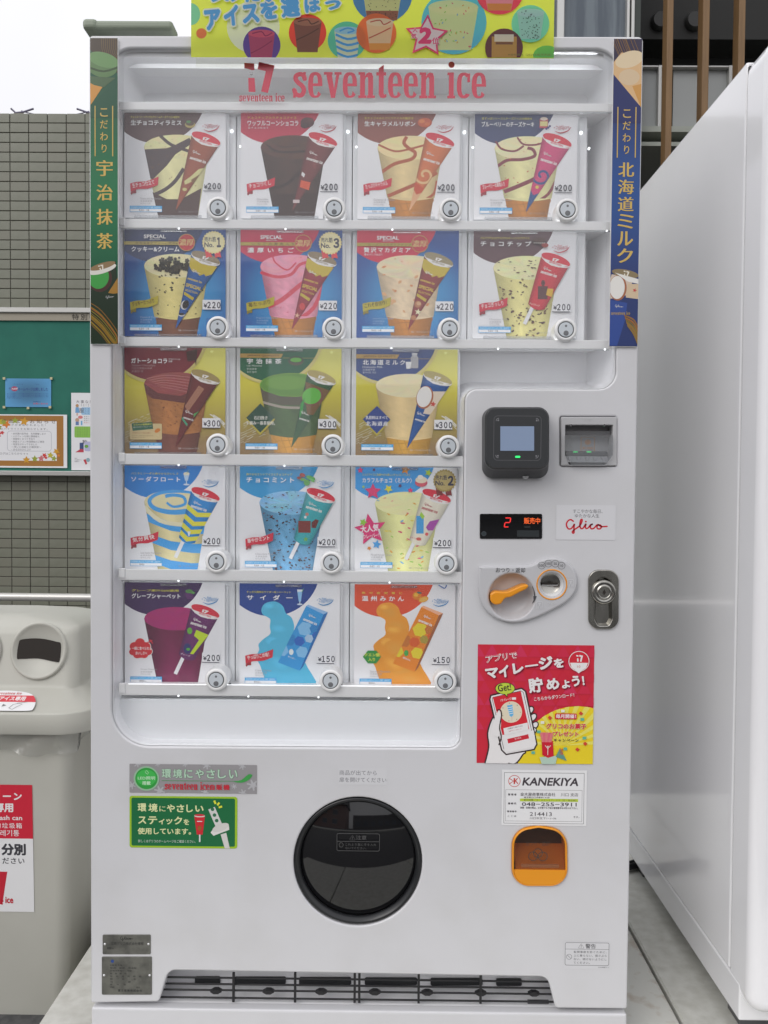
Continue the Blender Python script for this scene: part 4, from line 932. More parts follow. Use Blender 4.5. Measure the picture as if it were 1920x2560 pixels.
# side strips
GOLD = (.62, .42, .10)
def strip(rect, side):
    w_, h_ = 72, 770
    lab = 'narrow green upright sign with gold characters on the left edge of the machine' if side == 'g' else 'narrow navy upright sign with gold characters on the right edge of the machine'
    y = -.004
    (x0, z1), (x1, z0) = P(rect[0], rect[1], y), P(rect[2], rect[3], y)
    xt0, xt1 = P(rect[0], rect[1], y)[0], P(rect[4], rect[1], y)[0]
    o = empty('side_sign', ((x0+x1)/2, y, z0), lab, 'sign', 'upright signs on the machine edges')
    m = M(); m.prism(rrect(xt0, z0, xt0+(x1-x0), z1, .004, 5), y, 0.0); m.build('board', white_plastic, o)
    p = Pr(rect[:4], w_, h_, y-.0003); p.x0 = xt0; p.cl = rrect(1, 1, 71, 769, 5, 4)
    A, B_ = ((.004, .075, .035), (.005, .16, .055)) if side == 'g' else ((.014, .022, .12), (.012, .07, .27))
    p.grad(1, 1, 71, 769, lambda a, b: tuple(A[i]+(B_[i]-A[i])*math.exp(-((b-.5)/.22)**2) for i in range(3)), 2, 20)
    p.build('print', print_gloss, o); q = p.sub()
    rng = random.Random(3)
    if side == 'g':
        q.poly([(0, 0), (72, 0), (72, 90), (0, 30)], (.05, .03, .015))
        for k in range(9): q.stroke([(30+k*5, 0), (34+k*5, 40), (60+k*6, 70)], 1.5, (.13, .075, .02), 3)
        q.ell(30, 68, 42, 30, (.10, .20, .07), 15); q.ell(35, 55, 40, 18, (.14, .28, .10), 15); q.stroke([(0, 75), (35, 84), (72, 74)], 5, (.03, .07, .02), 3)
        q.poly([(0, 112), (40, 112), (2, 168)], (.62, .28, .05)); q.poly([(0, 96), (66, 100), (36, 124), (10, 118), (0, 112)], (.06, .12, .05))
        q.poly([(72, 96), (0, 172), (0, 200), (72, 200)], (.004, .075, .035))
        ch, y0, st, sz = '宇治抹茶', 306, 61, 40
    else:
        q.poly([(0, 0), (72, 0), (72, 60), (0, 70)], (.03, .02, .05))
        for k in range(16): a_ = rng.uniform(-5, 50); q.stroke([(a_, 0), (a_+12, 30), (a_+28, 62)], 1.3, (.2, .1, .03), 3)
        q.poly([(0, 60), (20, 35), (72, 40), (72, 170), (60, 160), (0, 88)], (.68, .44, .22)); q.ell(40, 52, 36, 20, (.72, .58, .38), -18)
        q.poly([(48, 118), (72, 112), (72, 175)], (.60, .30, .07)); q.ell(40, 96, 26, 20, (.66, .50, .32))
        q.poly([(0, 88), (72, 172), (72, 210), (0, 210)], (.014, .022, .12))
        ch, y0, st, sz = '北海道ミルク', 308, 43, 38
    for x_ in (13, 58): q.rect(x_-1, 170, x_+1.5, 296, GOLD)
    for k, t in enumerate('こだわり'): q.T(t, 26 if t != 'り' else 30, 176+k*30, 20 if t != 'り' else 13, 21, GOLD, .008)
    for k, t in enumerate(ch): q.T(t, 17, y0+k*st, sz, 36 if side != 'g' else 40, GOLD, .004, serif=True)
    y1 = 560
    if side == 'g':
        q.poly([(0, 585), (66, 560), (72, 640), (72, 768), (0, 768)], (.012, .028, .014)); q.ell(26, 604, 30, 34, (.06, .025, .02), 12); q.ell(22, 600, 26, 30, (.05, .32, .06), 12); q.poly([(46, 640), (72, 600), (72, 640), (60, 642)], (.35, .18, .03))
        q.ell(30, 580, 38, 11, (.70, .68, .62), -16); q.ell(32, 572, 34, 8, (.26, .17, .08), -16); seventeen(q, 20, 571, .11, (.75, .7, .6), ang=16); script(q, 40, 648, .06, (.5, .5, .5), 14, ang=8)
        for k in range(22): a_ = rng.uniform(0, 1); q.stroke([(0, 660+a_*60), (30, 680+a_*70), (50+(1-a_)*22, 735+a_*40), (62+(1-a_)*10, 768)], rng.uniform(1, 2.4), (.32*rng.uniform(.5, 1), .19*rng.uniform(.5, 1), .02), 4)
    else:
        q.poly([(0, 600), (72, 590), (72, 768), (0, 768)], (.012, .03, .14)); q.poly([(4, 588), (60, 596), (44, 640), (0, 650), (0, 600)], (.62, .5, .4)); q.ell(20, 622, 22, 32, (.35, .12, .05)); q.ell(18, 621, 19, 29, (.76, .74, .70))
        q.poly([(44, 612), (72, 612), (72, 650), (40, 646)], (.62, .48, .32)); q.poly(star(62, 628, 6, 20), (.5, .05, .05)); q.ell(38, 586, 34, 10, (.24, .18, .09), 10); q.poly([(12, 584), (72, 600), (72, 612), (44, 606)], (.76, .74, .7)); seventeen(q, 34, 578, .12, (.75, .7, .6), ang=-8)
        q.poly([(0, 652), (44, 660), (40, 700), (20, 768), (0, 768)], (.02, .06, .28)); script(q, 14, 664, .06, (.6, .6, .6), 14, ang=-6); slab(q, 4, 684, .026, (.4, .27, .08))
        for k in range(26): a_ = rng.uniform(0, 1); q.stroke([(36+a_*10, 690+30*a_), (60, 700+a_*40), (72, 720+a_*48)], rng.uniform(1, 2.2), (.36*rng.uniform(.5, 1), .2*rng.uniform(.5, 1), .03), 4)
    q.build('print', print_gloss, o)
strip((224.5, 94, 296, 861, 296), 'g')
strip((1534, 96, 1594, 867, 1605), 'b')
# white maker sticker
o, q = SH('sticker', (*CR(820, 1062), *CR(1322, 1362)), 502, 300, -.0006, 'square white sticker with red script lettering, right of the number display', 'sticker', GS, print_m, 6, (.655, .655, .68))
q.T('すこやかな毎日、', 140, 36, 250, 34, (.08, .08, .09)); q.T('ゆたかな人生', 158, 76, 205, 32, (.08, .08, .09)); script(q, 84, 122, 1.0, (.58, .015, .03), 13); q.build('lettering', print_m, o)
# red app poster sticker
C2 = lambda a, b: (1150+a/3.402, 1580+b/3.402)
o, q = SH('sticker', (*C2(152, 105), *C2(1128, 1123)), 980, 1018, -.0006, 'large red and yellow sticker with a drawn hand holding a phone', 'sticker', GS, print_m, 0, (.60, .02, .045))
q.cl = [(0, 0), (980, 0), (980, 1018), (0, 1018)]; rng = random.Random(5)
for i in range(9):
    for j in range(7):
        x_, y_ = i*120-(60 if j % 2 else 0), j*104; q.poly([(x_, y_), (x_+60, y_+104), (x_-60, y_+104)], rng.choice([(.60, .022, .065), (.585, .018, .045), (.62, .03, .095)]))
q.ell(850, 1010, 500, 490, (.80, .62, .02))
for k in range(14):
    a_ = R_(-178+k*13); q.poly([(720, 860), (720+900*math.cos(a_), 860+900*math.sin(a_)), (720+900*math.cos(a_+.11), 860+900*math.sin(a_+.11))], (.78, .72, .14), cv=clip(circ(850, 1010, 500, 40, 490), q.cl))
q.build('ground_print', print_m, o); q = q.sub()
WT = (.80, .78, .78); BK = (.035, .02, .02); SD = (.22, .0, .02)
hand = cat_rom([(70, 1018), (100, 880), (90, 760), (120, 650), (160, 590), (190, 550), (205, 590), (230, 700), (400, 900), (390, 940), (330, 1018), (265, 1018)], 5)
q.poly(hand, WT); q.stroke(hand, 12, BK)
for a, b in ((445, 560), (470, 620), (485, 690), (470, 740)): q.ell(a, b, 42, 30, BK, -50); q.ell(a, b, 32, 20, WT, -50)
ph = [(118, 440), (370, 378), (400, 400), (500, 850), (480, 890), (250, 935), (215, 900), (112, 470)]
q.poly(offs(orient(ph), -12), BK); q.poly(ph, WT); q.poly(offs(orient(ph), 12), BK); q.poly(offs(orient(ph), 16), WT)
q.poly([(130, 452), (365, 396), (440, 720), (215, 775)], (.66, .02, .035)); q.T('1マイレージ', 198, 466, 90, 22, WT, .02, ang=10); q.rect(290, 450, 326, 470, WT)
q.ell(286, 576, 92, 92, (.75, .68, .52)); q.poly([(250, 520), (296, 512), (306, 600), (288, 620), (272, 606)], (.12, .45, .75))
for k in range(4): q.stroke([(252+k*4, 540+k*18), (302, 530+k*18)], 6, (.75, .78, .8))
q.rect(290, 612, 296, 650, (.7, .5, .45)); 
for k in range(14): a_ = k*.9; q.ell(286+78*math.cos(a_), 576+78*math.sin(a_), 4, 3, rng.choice([(.4, .05, .05), (.2, .1, .05), (.6, .3, .1)]), n=6)
q.poly([(222, 716), (425, 664), (434, 724), (232, 776)], WT); q.T('10個集めて1個もらえる', 258, 714, 130, 14, BK, 0, ang=13); q.T('抽選でポイントがもらえる', 268, 736, 110, 12, (.5, .1, .1), 0, ang=13)
q.poly([(222, 784), (478, 730), (500, 850), (480, 880), (250, 925), (230, 900)], WT); q.poly([(255, 808), (432, 764), (440, 800), (264, 846)], (.60, .02, .04)); q.T('受け取る', 320, 800, 56, 14, WT, 0, ang=13)
q.poly(cat_rom([(185, 560), (160, 600), (130, 680), (120, 760), (180, 790), (200, 700), (200, 610)], 4, True), WT); q.stroke(cat_rom([(165, 560), (195, 560), (205, 600), (196, 660), (190, 720), (205, 790), (185, 860)], 4), 10, BK)
q.ell(232, 374, 84, 52, BK); q.poly([(215, 415), (255, 415), (252, 452)], BK); q.ell(232, 374, 79, 47, (.52, .66, .06)); q.poly([(222, 410), (250, 410), (249, 440)], (.52, .66, .06)); q.T('Get!', 175, 342, 112, 62, BK, .02, ang=8)
q.build('phone_drawing', print_m, o); q = q.sub()
def TS(t, x, y, w_, h_, b=.03, ang=9, c=WT, s_=8): q.T(t, x+s_, y+s_, w_, h_, SD, b+.01, ang=ang); q.T(t, x, y, w_, h_, c, b, ang=ang)
q.T('アプリで', 70, 92, 270, 68, WT, .055, ang=9); q.T('アプリで', 70, 92, 270, 68, (.60, .02, .045), .0, ang=9)
for t, x, y, w_, h_ in (('マ', 72, 208, 110, 88), ('イ', 185, 180, 86, 104), ('レ', 300, 160, 92, 92), ('ー', 398, 176, 112, 15), ('ジ', 520, 105, 120, 108), ('を', 645, 118, 84, 80)): TS(t, x, y, w_, h_, .05, 8)
for t, x, y, w_, h_ in (('貯', 438, 285, 122, 130), ('め', 585, 290, 110, 98), ('よ', 712, 300, 70, 72), ('う', 798, 262, 68, 92), ('！', 885, 262, 18, 78)): TS(t, x, y, w_, h_, .045, 8)
q.T('こちらからダウンロード！', 478, 446, 340, 34, WT, .02, ang=7)
q.poly(circ(850, 135, 88, 24), WT); q.poly([(775, 180), (925, 180), (850, 238)], WT); q.ell(850, 135, 82, 82, (.62, .02, .04)); q.poly([(775, 148), (925, 148), (910, 190), (850, 230), (790, 190)], WT); seventeen(q, 826, 80, .46, WT); q.T('10', 836, 170, 26, 20, (.6, .1, .1))
q.rect(655, 582, 838, 632, (.60, .02, .04), r=8); q.T('毎月開催！', 662, 588, 170, 36, WT, .025)
q.T('グリコのお菓子', 580, 668, 340, 48, (.60, .02, .045), .04, out=(.8, .72, .5), ow=.03); q.T('プレゼント', 640, 736, 215, 42, (.60, .02, .045), .04, out=(.8, .72, .5), ow=.03); q.T('キャンペーン', 648, 800, 208, 26, BK, .03)
q.poly([(530, 960), (680, 945), (665, 1018), (548, 1018)], (.45, .60, .50)); q.poly([(700, 880), (760, 990), (665, 955)], (.12, .30, .26)); q.poly([(545, 820), (640, 820), (648, 950), (600, 965), (552, 940)], (.58, .01, .03))
for k in range(5): q.poly([(528+k*24, 750), (555+k*22, 745), (572+k*14, 830), (548+k*14, 830)], (.70, .14 if k % 2 else .2, .2))
q.stroke([(598, 940), (598, 885), (575, 858)], 6, (.7, .66, .6)); q.stroke([(598, 885), (622, 858)], 6, (.7, .66, .6)); q.ell(598, 868, 7, 7, (.7, .66, .6))
for (x_, y_, c_) in ((885, 630, 1), (910, 840, 0), (845, 890, 0), (905, 790, 1), (520, 740, 1), (475, 920, 1), (745, 885, 1), (720, 560, 2), (870, 580, 0), (550, 660, 2), (610, 620, 0)): q.poly(rrect(x_-15, y_-11, x_+15, y_+13, 1) if c_ else [(x_-16, y_), (x_, y_-18), (x_+22, y_), (x_+4, y_+20)], [(.62, .06, .03), (.12, .45, .33), (.8, .8, .7)][c_])
q.T('10', 700, 880, 26, 60, (.62, .06, .03), .02)
q.build('lettering', print_m, o)
# service sticker
o, q = SH('sticker', (*C2(358, 1170), *C2(1074, 1650)), 716, 480, -.0006, 'white service sticker with black italic company name and phone number', 'sticker', GS, print_m, 0, (.78, .78, .79))
BK2 = (.05, .04, .05); ox, oy = -358, -1170
q.holes([[(18, 24), (694, 24), (694, 464), (18, 464)], [(21, 27), (691, 27), (691, 461), (21, 461)]], BK2)
q.holes([[(32, 172), (678, 172), (678, 444), (32, 444)], [(34, 174), (676, 174), (676, 442), (34, 442)]], BK2)
q.holes([circ(105, 98, 51), circ(105, 98, 46)], (.55, .06, .05)); q.T('K', 104, 72, 36, 50, (.55, .06, .05), .02)
q.stroke([(102, 74), (102, 122)], 7, (.55, .06, .05)); q.stroke([(66, 78), (98, 98), (66, 120)], 7, (.55, .06, .05))
q.T('KANEKIYA', 170, 66, 472, 70, BK2, .03, skew=.18)
for (t, a, b, c_, d_, f) in (('管理者', 52, 205, 72, 18, .03), ('金木屋商事株式会社', 156, 196, 296, 30, .01), ('川口 支店', 498, 196, 146, 30, .0), ('埼玉県川口市青木1-4-28', 186, 230, 216, 14, .02), ('連絡先', 52, 282, 72, 18, .03), ('048−255−3911', 170, 280, 462, 32, .012), ('故障・苦情の際は、お手数でも下記の管理番号をお知らせ下さい。', 156, 318, 486, 18, .02), ('管理番号', 46, 352, 80, 16, .03), ('214413', 238, 364, 186, 34, -.005), ('ここは', 52, 392, 72, 16, .01), ('川口市芝下1−1−36', 238, 408, 224, 18, 0), ('です。', 606, 396, 50, 16, .02)): q.T(t, a, b, c_, d_, BK2, f)
q.rect(154, 248, 644, 272, (.48, .60, .05)); q.T('受付時間／９：００～１７：００（日・祝日休）', 186, 251, 440, 17, BK2, .01)
q.build('lettering', print_m, o)
# eco stickers
C3 = lambda a, b: (280+a/2.86, 1880+b/2.86)
o, q = SH('sticker', (*C3(125, 84), *C3(1036, 300)), 911, 216, -.0006, 'silver strip sticker with a green disc and red lettering at lower left', 'sticker', GS, print_m, 5, (.30, .29, .30))
q.cl = rrect(0, 0, 911, 216, 5)
def flake(x, y, r, c):
    for k in range(3): a_ = R_(60*k+15); q.stroke([(x-r*math.cos(a_), y-r*math.sin(a_)), (x+r*math.cos(a_), y+r*math.sin(a_))], r*.28, c)
    q.poly(star(x, y, r*.7, 0, .5), c)
for x, y, r in ((55, 0, 26), (200, 0, 20), (395, 0, 20), (550, 6, 30), (805, 10, 26), (880, 150, 42), (748, 162, 20), (810, 210, 30), (540, 206, 28), (215, 200, 40), (15, 160, 30)): flake(x, y, r, (.44, .44, .46))
q.ell(122, 108, 92, 92, (.30, .48, .33)); q.ell(122, 108, 80, 80, (.03, .32, .05)); q.ell(122, 102, 70, 60, (.05, .45, .08)); q.T('LED照明', 60, 92, 124, 26, (.5, .72, .5), .02); q.T('搭載', 92, 128, 60, 28, (.5, .72, .5), .03); q.stroke([(112, 56), (124, 48), (138, 66), (130, 76), (112, 62)], 4, (.4, .65, .4))
q.rect(230, 120, 780, 124, (.10, .30, .12)); q.poly(cat_rom([(745, 124), (800, 112), (850, 70), (878, 76), (850, 112), (800, 132)], 3, True), (.05, .33, .07))
for k, t in enumerate('環境にやさしい'): q.T(t, 232+k*80, 36, 66 if k < 2 else 60, 66, (.46, .64, .50), .02, out=(.16, .36, .2), ow=.02)
slab(q, 252, 147, .175, (.55, .02, .04)); q.T('自販機', 575, 146, 142, 42, (.55, .02, .04), .03); q.build('lettering', print_m, o)
o, q = SH('sticker', (*C3(125, 313), *C3(895, 691)), 768, 378, -.0006, 'green sticker with a white stick drawing, lower of the two at lower left', 'sticker', GS, print_m, 18, (.32, .52, .02))
q.cl = rrect(0, 0, 768, 378, 18); q.rect(14, 13, 752, 364, (.008, .14, .045), r=12); CY_ = (.70, .72, .38)
for t, x, y, w_, h_ in (('環', 58, 54, 62, 60), ('境', 135, 54, 66, 62), ('に', 213, 72, 44, 40), ('や', 266, 60, 58, 56), ('さ', 336, 60, 54, 56), ('し', 405, 60, 48, 56), ('い', 468, 66, 60, 46)): q.T(t, x, y, w_, h_, CY_, .03 if t != 'に' else .01)
for t, x, y, w_, h_ in (('ス', 62, 150, 58, 54), ('テ', 132, 148, 66, 58), ('ィ', 208, 166, 42, 40), ('ッ', 262, 166, 44, 40), ('ク', 318, 148, 58, 58), ('を', 386, 166, 40, 42)): q.T(t, x, y, w_, h_, CY_, .03)
q.T('使用しています。', 58, 232, 382, 48, CY_, .028); q.T('詳しくはグリコのホームページをご確認ください。', 62, 318, 408, 22, (.6, .66, .6))
q.poly([(462, 140), (538, 140), (522, 278), (480, 278)], (.58, .02, .03)); q.ell(500, 142, 38, 9, (.7, .66, .6)); q.ell(500, 136, 36, 8, (.6, .03, .05)); q.rect(496, 278, 506, 332, (.7, .7, .7)); q.ell(500, 230, 14, 18, (.35, .1, .02)); q.rect(482, 178, 518, 184, (.75, .7, .7))
q.stroke([(585, 84), (640, 215)], 50, (.62, .62, .60)); 
for a, b in ((592, 92), (606, 134), (622, 174)): q.ell(a, b, 13, 13, (.03, .15, .07))
q.poly([(598, 235), (650, 200), (708, 204), (712, 240), (600, 285), (578, 262)], (.70, .69, .66)); q.ell(650, 224, 62, 26, (.62, .61, .58), -22); q.poly([(650, 275), (690, 262), (716, 376), (680, 376)], (.64, .63, .6))
for a, b, c_, d_ in ((604, 28, 614, 52), (640, 42, 626, 62), (660, 70, 636, 78)): q.stroke([(a, b), (c_, d_)], 14, (.72, .74, .05))
q.build('lettering', print_m, o)
# take-out note, warning sticker
C4 = lambda a, b: (700+a/2.86, 1880+b/2.86)
o, q = SH('sticker', (*C4(417, 112), *C4(768, 236)), 351, 124, -.0005, 'small clear two line notice sticker above the round black hatch', 'sticker', GS, print_m, 3, (.633, .633, .655))
q.T('商品が出てから', 8, 18, 266, 36, (.16, .16, .18)); q.T('扉を開けてください', 8, 70, 335, 36, (.16, .16, .18)); q.build('lettering', print_m, o)
o, q = SH('sticker', (1411, 2354, 1524, 2424), 260, 160, -.0005, 'tiny outlined warning sticker at the lower right corner of the machine', 'sticker', GS, print_m, 3, (.633, .633, .655)); gk = (.14, .14, .15)
q.holes([rrect(4, 4, 256, 138, 10), rrect(6.5, 6.5, 253.5, 135.5, 8)], gk); q.rect(6, 42, 254, 44, gk); q.T('⚠', 80, 11, 32, 27, gk, .005); q.T('警告', 120, 11, 60, 28, gk, .02)
for k, t in enumerate(('転倒事故を防ぐために、', '上に乗らない、揺さぶら', 'ない、傾けないようにし', 'てください。')): q.T(t, 54, 52+k*21, 188 if k < 3 else 92, 14, gk, .01)
q.holes([circ(28, 88, 16), circ(28, 88, 14)], gk); q.stroke([(17, 77), (39, 99)], 2, gk); q.T('S2949877-1', 195, 144, 60, 7, gk); q.build('lettering', print_m, o)
# ------------------------------------------------------------------ flavour cards in the display
CW, CHh = 718., 774.
WHC = (.78, .78, .80); BRN = (.10, .035, .02); DKC = (.035, .018, .014); RD = (.66, .03, .06)
def lerp(a, b, t): return tuple(a[i]+(b[i]-a[i])*t for i in range(3))
def cup(q, top, side, rng, bot=622, cone=None, amp=.06, side2=None):
    """printed picture of an ice cream: side grid, rim ellipse, optional waffle cone"""
    Lx = lambda y: 140+(y-268)*.2; Rx = lambda y: 600-(y-268)*.16
    if cone:
        q.grad(0, bot-30, 0, 772, lambda a, b: tuple(min(.9, c*(1.15-.75*abs(a-.4)*1.3-.25*b)) for c in cone), 8, 6, edge=lambda y: (Lx(y)+6, Rx(y)-6))
        for k in range(7): q.stroke([(Lx(bot+20)+20+k*50, bot+6), (Lx(760)+30+k*44+28, 770)], 5, lerp(cone, DKC, .35), cv=[(Lx(bot), bot-10), (Rx(bot), bot-10), (Rx(772), 772), (Lx(772), 772)])
        for k in range(3): q.stroke([(Lx(bot)+8, bot+50+k*48), (Rx(bot)-30, bot+30+k*48)], 5, lerp(cone, DKC, .35), cv=[(Lx(bot), bot-10), (Rx(bot), bot-10), (Rx(772), 772), (Lx(772), 772)])
    yb_ = bot if cone else 772
    s2 = side2 or side
    def f(a, b):
        k = (.94-.36*max(0, (.26-a)/.26)**1.5-.30*max(0, (a-.85)/.15)+.2*math.exp(-((a-.38)/.13)**2))*(1+rng.uniform(-amp, amp)); c = lerp(side, s2, b); return tuple(min(.9, x*k) for x in c)
    q.grad(0, 262, 0, yb_, f, 16, 18, edge=lambda y: (Lx(y), Rx(y)))
    if cone: q.poly([(Lx(bot)+(Rx(bot)-Lx(bot))*t/12, bot-1+(22*math.sin(math.pi*t/12) if 0 < t < 12 else 0)) for t in range(13)], lerp(side, s2, 1))
    n = 26; q.lv += 1; pts = [(370, 262)]; cs = [top]
    for rr_ in (.35, .7, 1):
        for k in range(n):
            a = 2*math.pi*k/n; pts.append((370+230*rr_*math.cos(a), 264+86*rr_*math.sin(a))); cs.append(tuple(min(.9, x*(1+rng.uniform(-amp, amp))) for x in top))
    fs = [(0, 1+k, 1+(k+1) % n) for k in range(n)]+[(1+r*n+k, 1+r*n+(k+1) % n, 1+(r+1)*n+(k+1) % n, 1+(r+1)*n+k) for r in range(2) for k in range(n)]
    q.raw(pts, fs, cs)
    return [(Lx(268), 268)]+[(370+230*math.cos(R_(a)), 264+86*math.sin(R_(a))) for a in range(190, 355, 15)]+[(Rx(268), 268), (Rx(yb_), yb_), (Lx(yb_), yb_)]
def specks(q, rng, cols, n, r0, r1, y0=190, y1=600, ar=.6, topk=None):
    for _ in range(n):
        y = rng.uniform(y0, y1); a = 150+(y-268)*.2 if y > 268 else 370-225*math.sqrt(max(0, 1-((264-y)/86)**2)); b = 590-(y-268)*.16 if y > 268 else 370+225*math.sqrt(max(0, 1-((264-y)/86)**2))
        x = rng.uniform(a+8, b-8); r = rng.uniform(r0, r1); rot = rng.uniform(-50, 50)
        q.poly([(x+(r*(1+rng.uniform(-.3, .3))*math.cos(t)*math.cos(R_(rot))-r*ar*math.sin(t)*math.sin(R_(rot))), y+(r*math.cos(t)*math.sin(R_(rot))+r*ar*math.sin(t)*math.cos(R_(rot)))*(.6 if y < 330 else 1)) for t in (0, 1.2, 2.2, 3.3, 4.4, 5.3)], rng.choice(cols))
def pkm(barrel):
    C = Vector((575, 212)); A = Vector((98, 36)); E_ = Vector((445, 543)) if barrel else Vector((367, 715)); k = .58 if barrel else .015
    def f(s, t):
        c = C+(E_-C)*t; h = A*(1-(1-k)*t); bow = Vector((-8, 20))*(1-s*s)*(1 if barrel else 1-t)
        p = c+h*s+bow; return (p.x, p.y)
    return f
def pack(q, base, art, barrel=False, lid=(.62, .025, .05), wl=(.75, .73, .72), tcol=(.8, .78, .75)):
    f = pkm(barrel)
    if barrel:
        q.stroke([(422, 540), (363, 670)], 26, (.78, .78, .80), cv=None, taper=lambda t: 1)
    def col(a, b):
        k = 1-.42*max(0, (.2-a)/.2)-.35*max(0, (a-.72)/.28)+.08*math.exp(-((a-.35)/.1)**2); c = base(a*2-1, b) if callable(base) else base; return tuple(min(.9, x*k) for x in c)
    nx, ny = 10, 22; q.lv += 1; pts = []; cs = []
    for i in range(ny+1):
        for k in range(nx+1): pts.append(f(k/nx*2-1, i/ny)); cs.append(col(k/nx, i/ny))
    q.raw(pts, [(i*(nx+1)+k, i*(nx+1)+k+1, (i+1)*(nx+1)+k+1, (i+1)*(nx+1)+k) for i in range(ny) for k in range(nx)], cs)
    art(q, f)
    q.ell(577, 213, 108, 38, wl, 21); q.ell(578, 207, 107, 36, lid, 21)
    q.poly([(490, 196), (560, 222), (600, 232), (668, 252), (600, 262), (545, 248), (500, 218)], wl); 
    q.T('i7', 552, 190, 46, 24, wl, .06, ang=-18); q.T('SEVENTEEN', 530, 214, 90, 13, lid, .03, ang=-18)
    a = f(-.5, .2 if not art.__name__.startswith('low') else .52); script(q, a[0], a[1]-22, .17, tcol, 16, ang=-24)
    if not art.__name__.startswith('spec'):
        a = f(-.78, .28 if not art.__name__.startswith('low') else .6); q.T('seventeen ice', a[0]+2, a[1]-10, 118 if not art.__name__.startswith('low') else 74, 24 if not art.__name__.startswith('low') else 16, tcol, .03, ang=-17)
def F(f, pts): return [f(s, t) for s, t in pts]
ARTS = {}
def art(fn): ARTS[fn.__name__] = fn; return fn
@art
def tira(q, f):
    q.poly(F(f, [(1, .36), (.55, .38), (.1, .50), (-.6, .60), (-.3, .64), (.25, .60), (1, .52)]), (.62, .58, .26)); q.poly(F(f, [(1, .46), (.3, .55), (.9, .6), (1, .58)]), (.2, .1, .03)); q.ell(*f(0, .70), 16, 12, (.55, .5, .2))
@art
def choc(q, f):
    q.poly([(528, 462-38), (500, 400), (512, 330), (540, 320)], (.22, .05, .05)); c = f(-.55, .5); q.poly([(c[0]-8, c[1]-22), (c[0]+14, c[1]-4), (c[0]+4, c[1]+20), (c[0]-14, c[1]+2)], (.7, .68, .68)); c = f(.3, .62); q.poly([(c[0]-30, c[1]-36), (c[0]+38, c[1]-20), (c[0]+26, c[1]+36), (c[0]-38, c[1]+14)], (.66, .09, .03)); c = f(-.4, .86); q.rect(c[0]-20, c[1]-5, c[0]+26, c[1]+18, (.6, .5, .5))
def _swirl(q, f, c1, c2, tip):
    q.poly(F(f, [(-1, .62), (1, .66), (.9, .72), (0, .76), (-1, .70)]), c1)
    c = f(0, .47); q.stroke([(c[0]+(8+5.2*k)*math.cos(k*.62+2), c[1]+(8+4.6*k)*math.sin(k*.62+2)*1.1) for k in range(13)], 17, c2, 2, cv=[f(-.93, .3), f(.93, .3), f(.93, .72), f(-.93, .72)])
    q.poly(F(f, [(-1, .72), (0, .76), (1, .72), (1, 1), (-1, 1)]), tip)
@art
def cara(q, f): _swirl(q, f, (.55, .07, .02), (.72, .46, .22), (.70, .38, .20))
@art
def blue(q, f): _swirl(q, f, (.58, .04, .16), (.03, .08, .24), (.02, .08, .24)); q.ell(*f(.05, .64), 12, 12, (.7, .55, .1))
def _spec(q, f, pic, tip):
    q.poly(F(f, [(-1, .05), (1, .05), (.98, .17), (.6, .20), (.4, .17), (.1, .21), (-.2, .18), (-.6, .20), (-.98, .16)]), (.55, .42, .04))
    a = f(-.85, .335); q.T('seventeen ice', a[0], a[1]-20, 104, 18, (.62, .46, .06), .03, ang=-17); a = f(-.9, .42); q.T('SPECIAL', a[0], a[1]-20, 114, 26, (.62, .46, .06), .04, ang=-17); a = f(-.8, .49); q.T('SELECTION', a[0], a[1]-18, 92, 15, (.62, .46, .06), .02, ang=-17)
    q.poly(F(f, [(-.85, .50), (.7, .53), (.72, .57), (-.85, .54)]), (.55, .42, .04)); pic()
@art
def spec_cookie(q, f):
    def pic(): c = f(-.2, .66); q.ell(c[0], c[1], 26, 34, (.62, .6, .58), 20); q.ell(c[0]+8, c[1]-4, 22, 32, (.02, .02, .02), 20); c = f(0, .80); q.ell(c[0], c[1], 22, 12, (.6, .6, .6)); q.ell(c[0], c[1]-5, 20, 9, (.02, .02, .02))
    _spec(q, f, pic, 0)
@art
def spec_berry(q, f):
    def pic(): c = f(.1, .66); q.ell(c[0], c[1], 20, 26, (.6, .05, .05)); c = f(-.2, .8); q.poly(star(c[0], c[1], 24, 10, .3), (.72, .45, .3))
    _spec(q, f, pic, 0)
@art
def spec_nut(q, f):
    def pic(): c = f(0, .62); q.ell(c[0]-10, c[1], 25, 25, (.45, .18, .08)); q.ell(c[0]-4, c[1]-6, 16, 14, (.62, .38, .2)); c = f(.2, .73); q.poly(star(c[0]+8, c[1], 26, 10, .4), (.78, .75, .5)); c = f(0, .82); q.ell(c[0], c[1], 18, 18, (.5, .22, .1))
    _spec(q, f, pic, 0)
@art
def bchip(q, f):
    c = f(0, .60); q.rect(c[0]-34, c[1]-34, c[0]+34, c[1]+60, (.10, .03, .03)); q.ell(c[0]+2, c[1]-56, 14, 22, (.10, .03, .03)); c = f(.75, .60); q.poly([(c[0]-26, c[1]-26), (c[0]+16, c[1]-24), (c[0]+6, c[1]+36), (c[0]-36, c[1]+20)], (.68, .42, .03)); q.T('チョコチップ', 395, 512, 74, 14, (.8, .7, .6), .02, ang=-16)
@art
def low_cho(q, f):
    q.poly(F(f, [(-.2, .1), (.3, .12), (-.3, .5), (-.9, .45)]), (.35, .16, .1)); q.poly(F(f, [(.5, .5), (.95, .45), (.8, .55)]), (.08, .3, .08)); q.poly(F(f, [(-.95, .60), (.5, .66), (.5, .69), (-.95, .63)]), (.05, .32, .18))
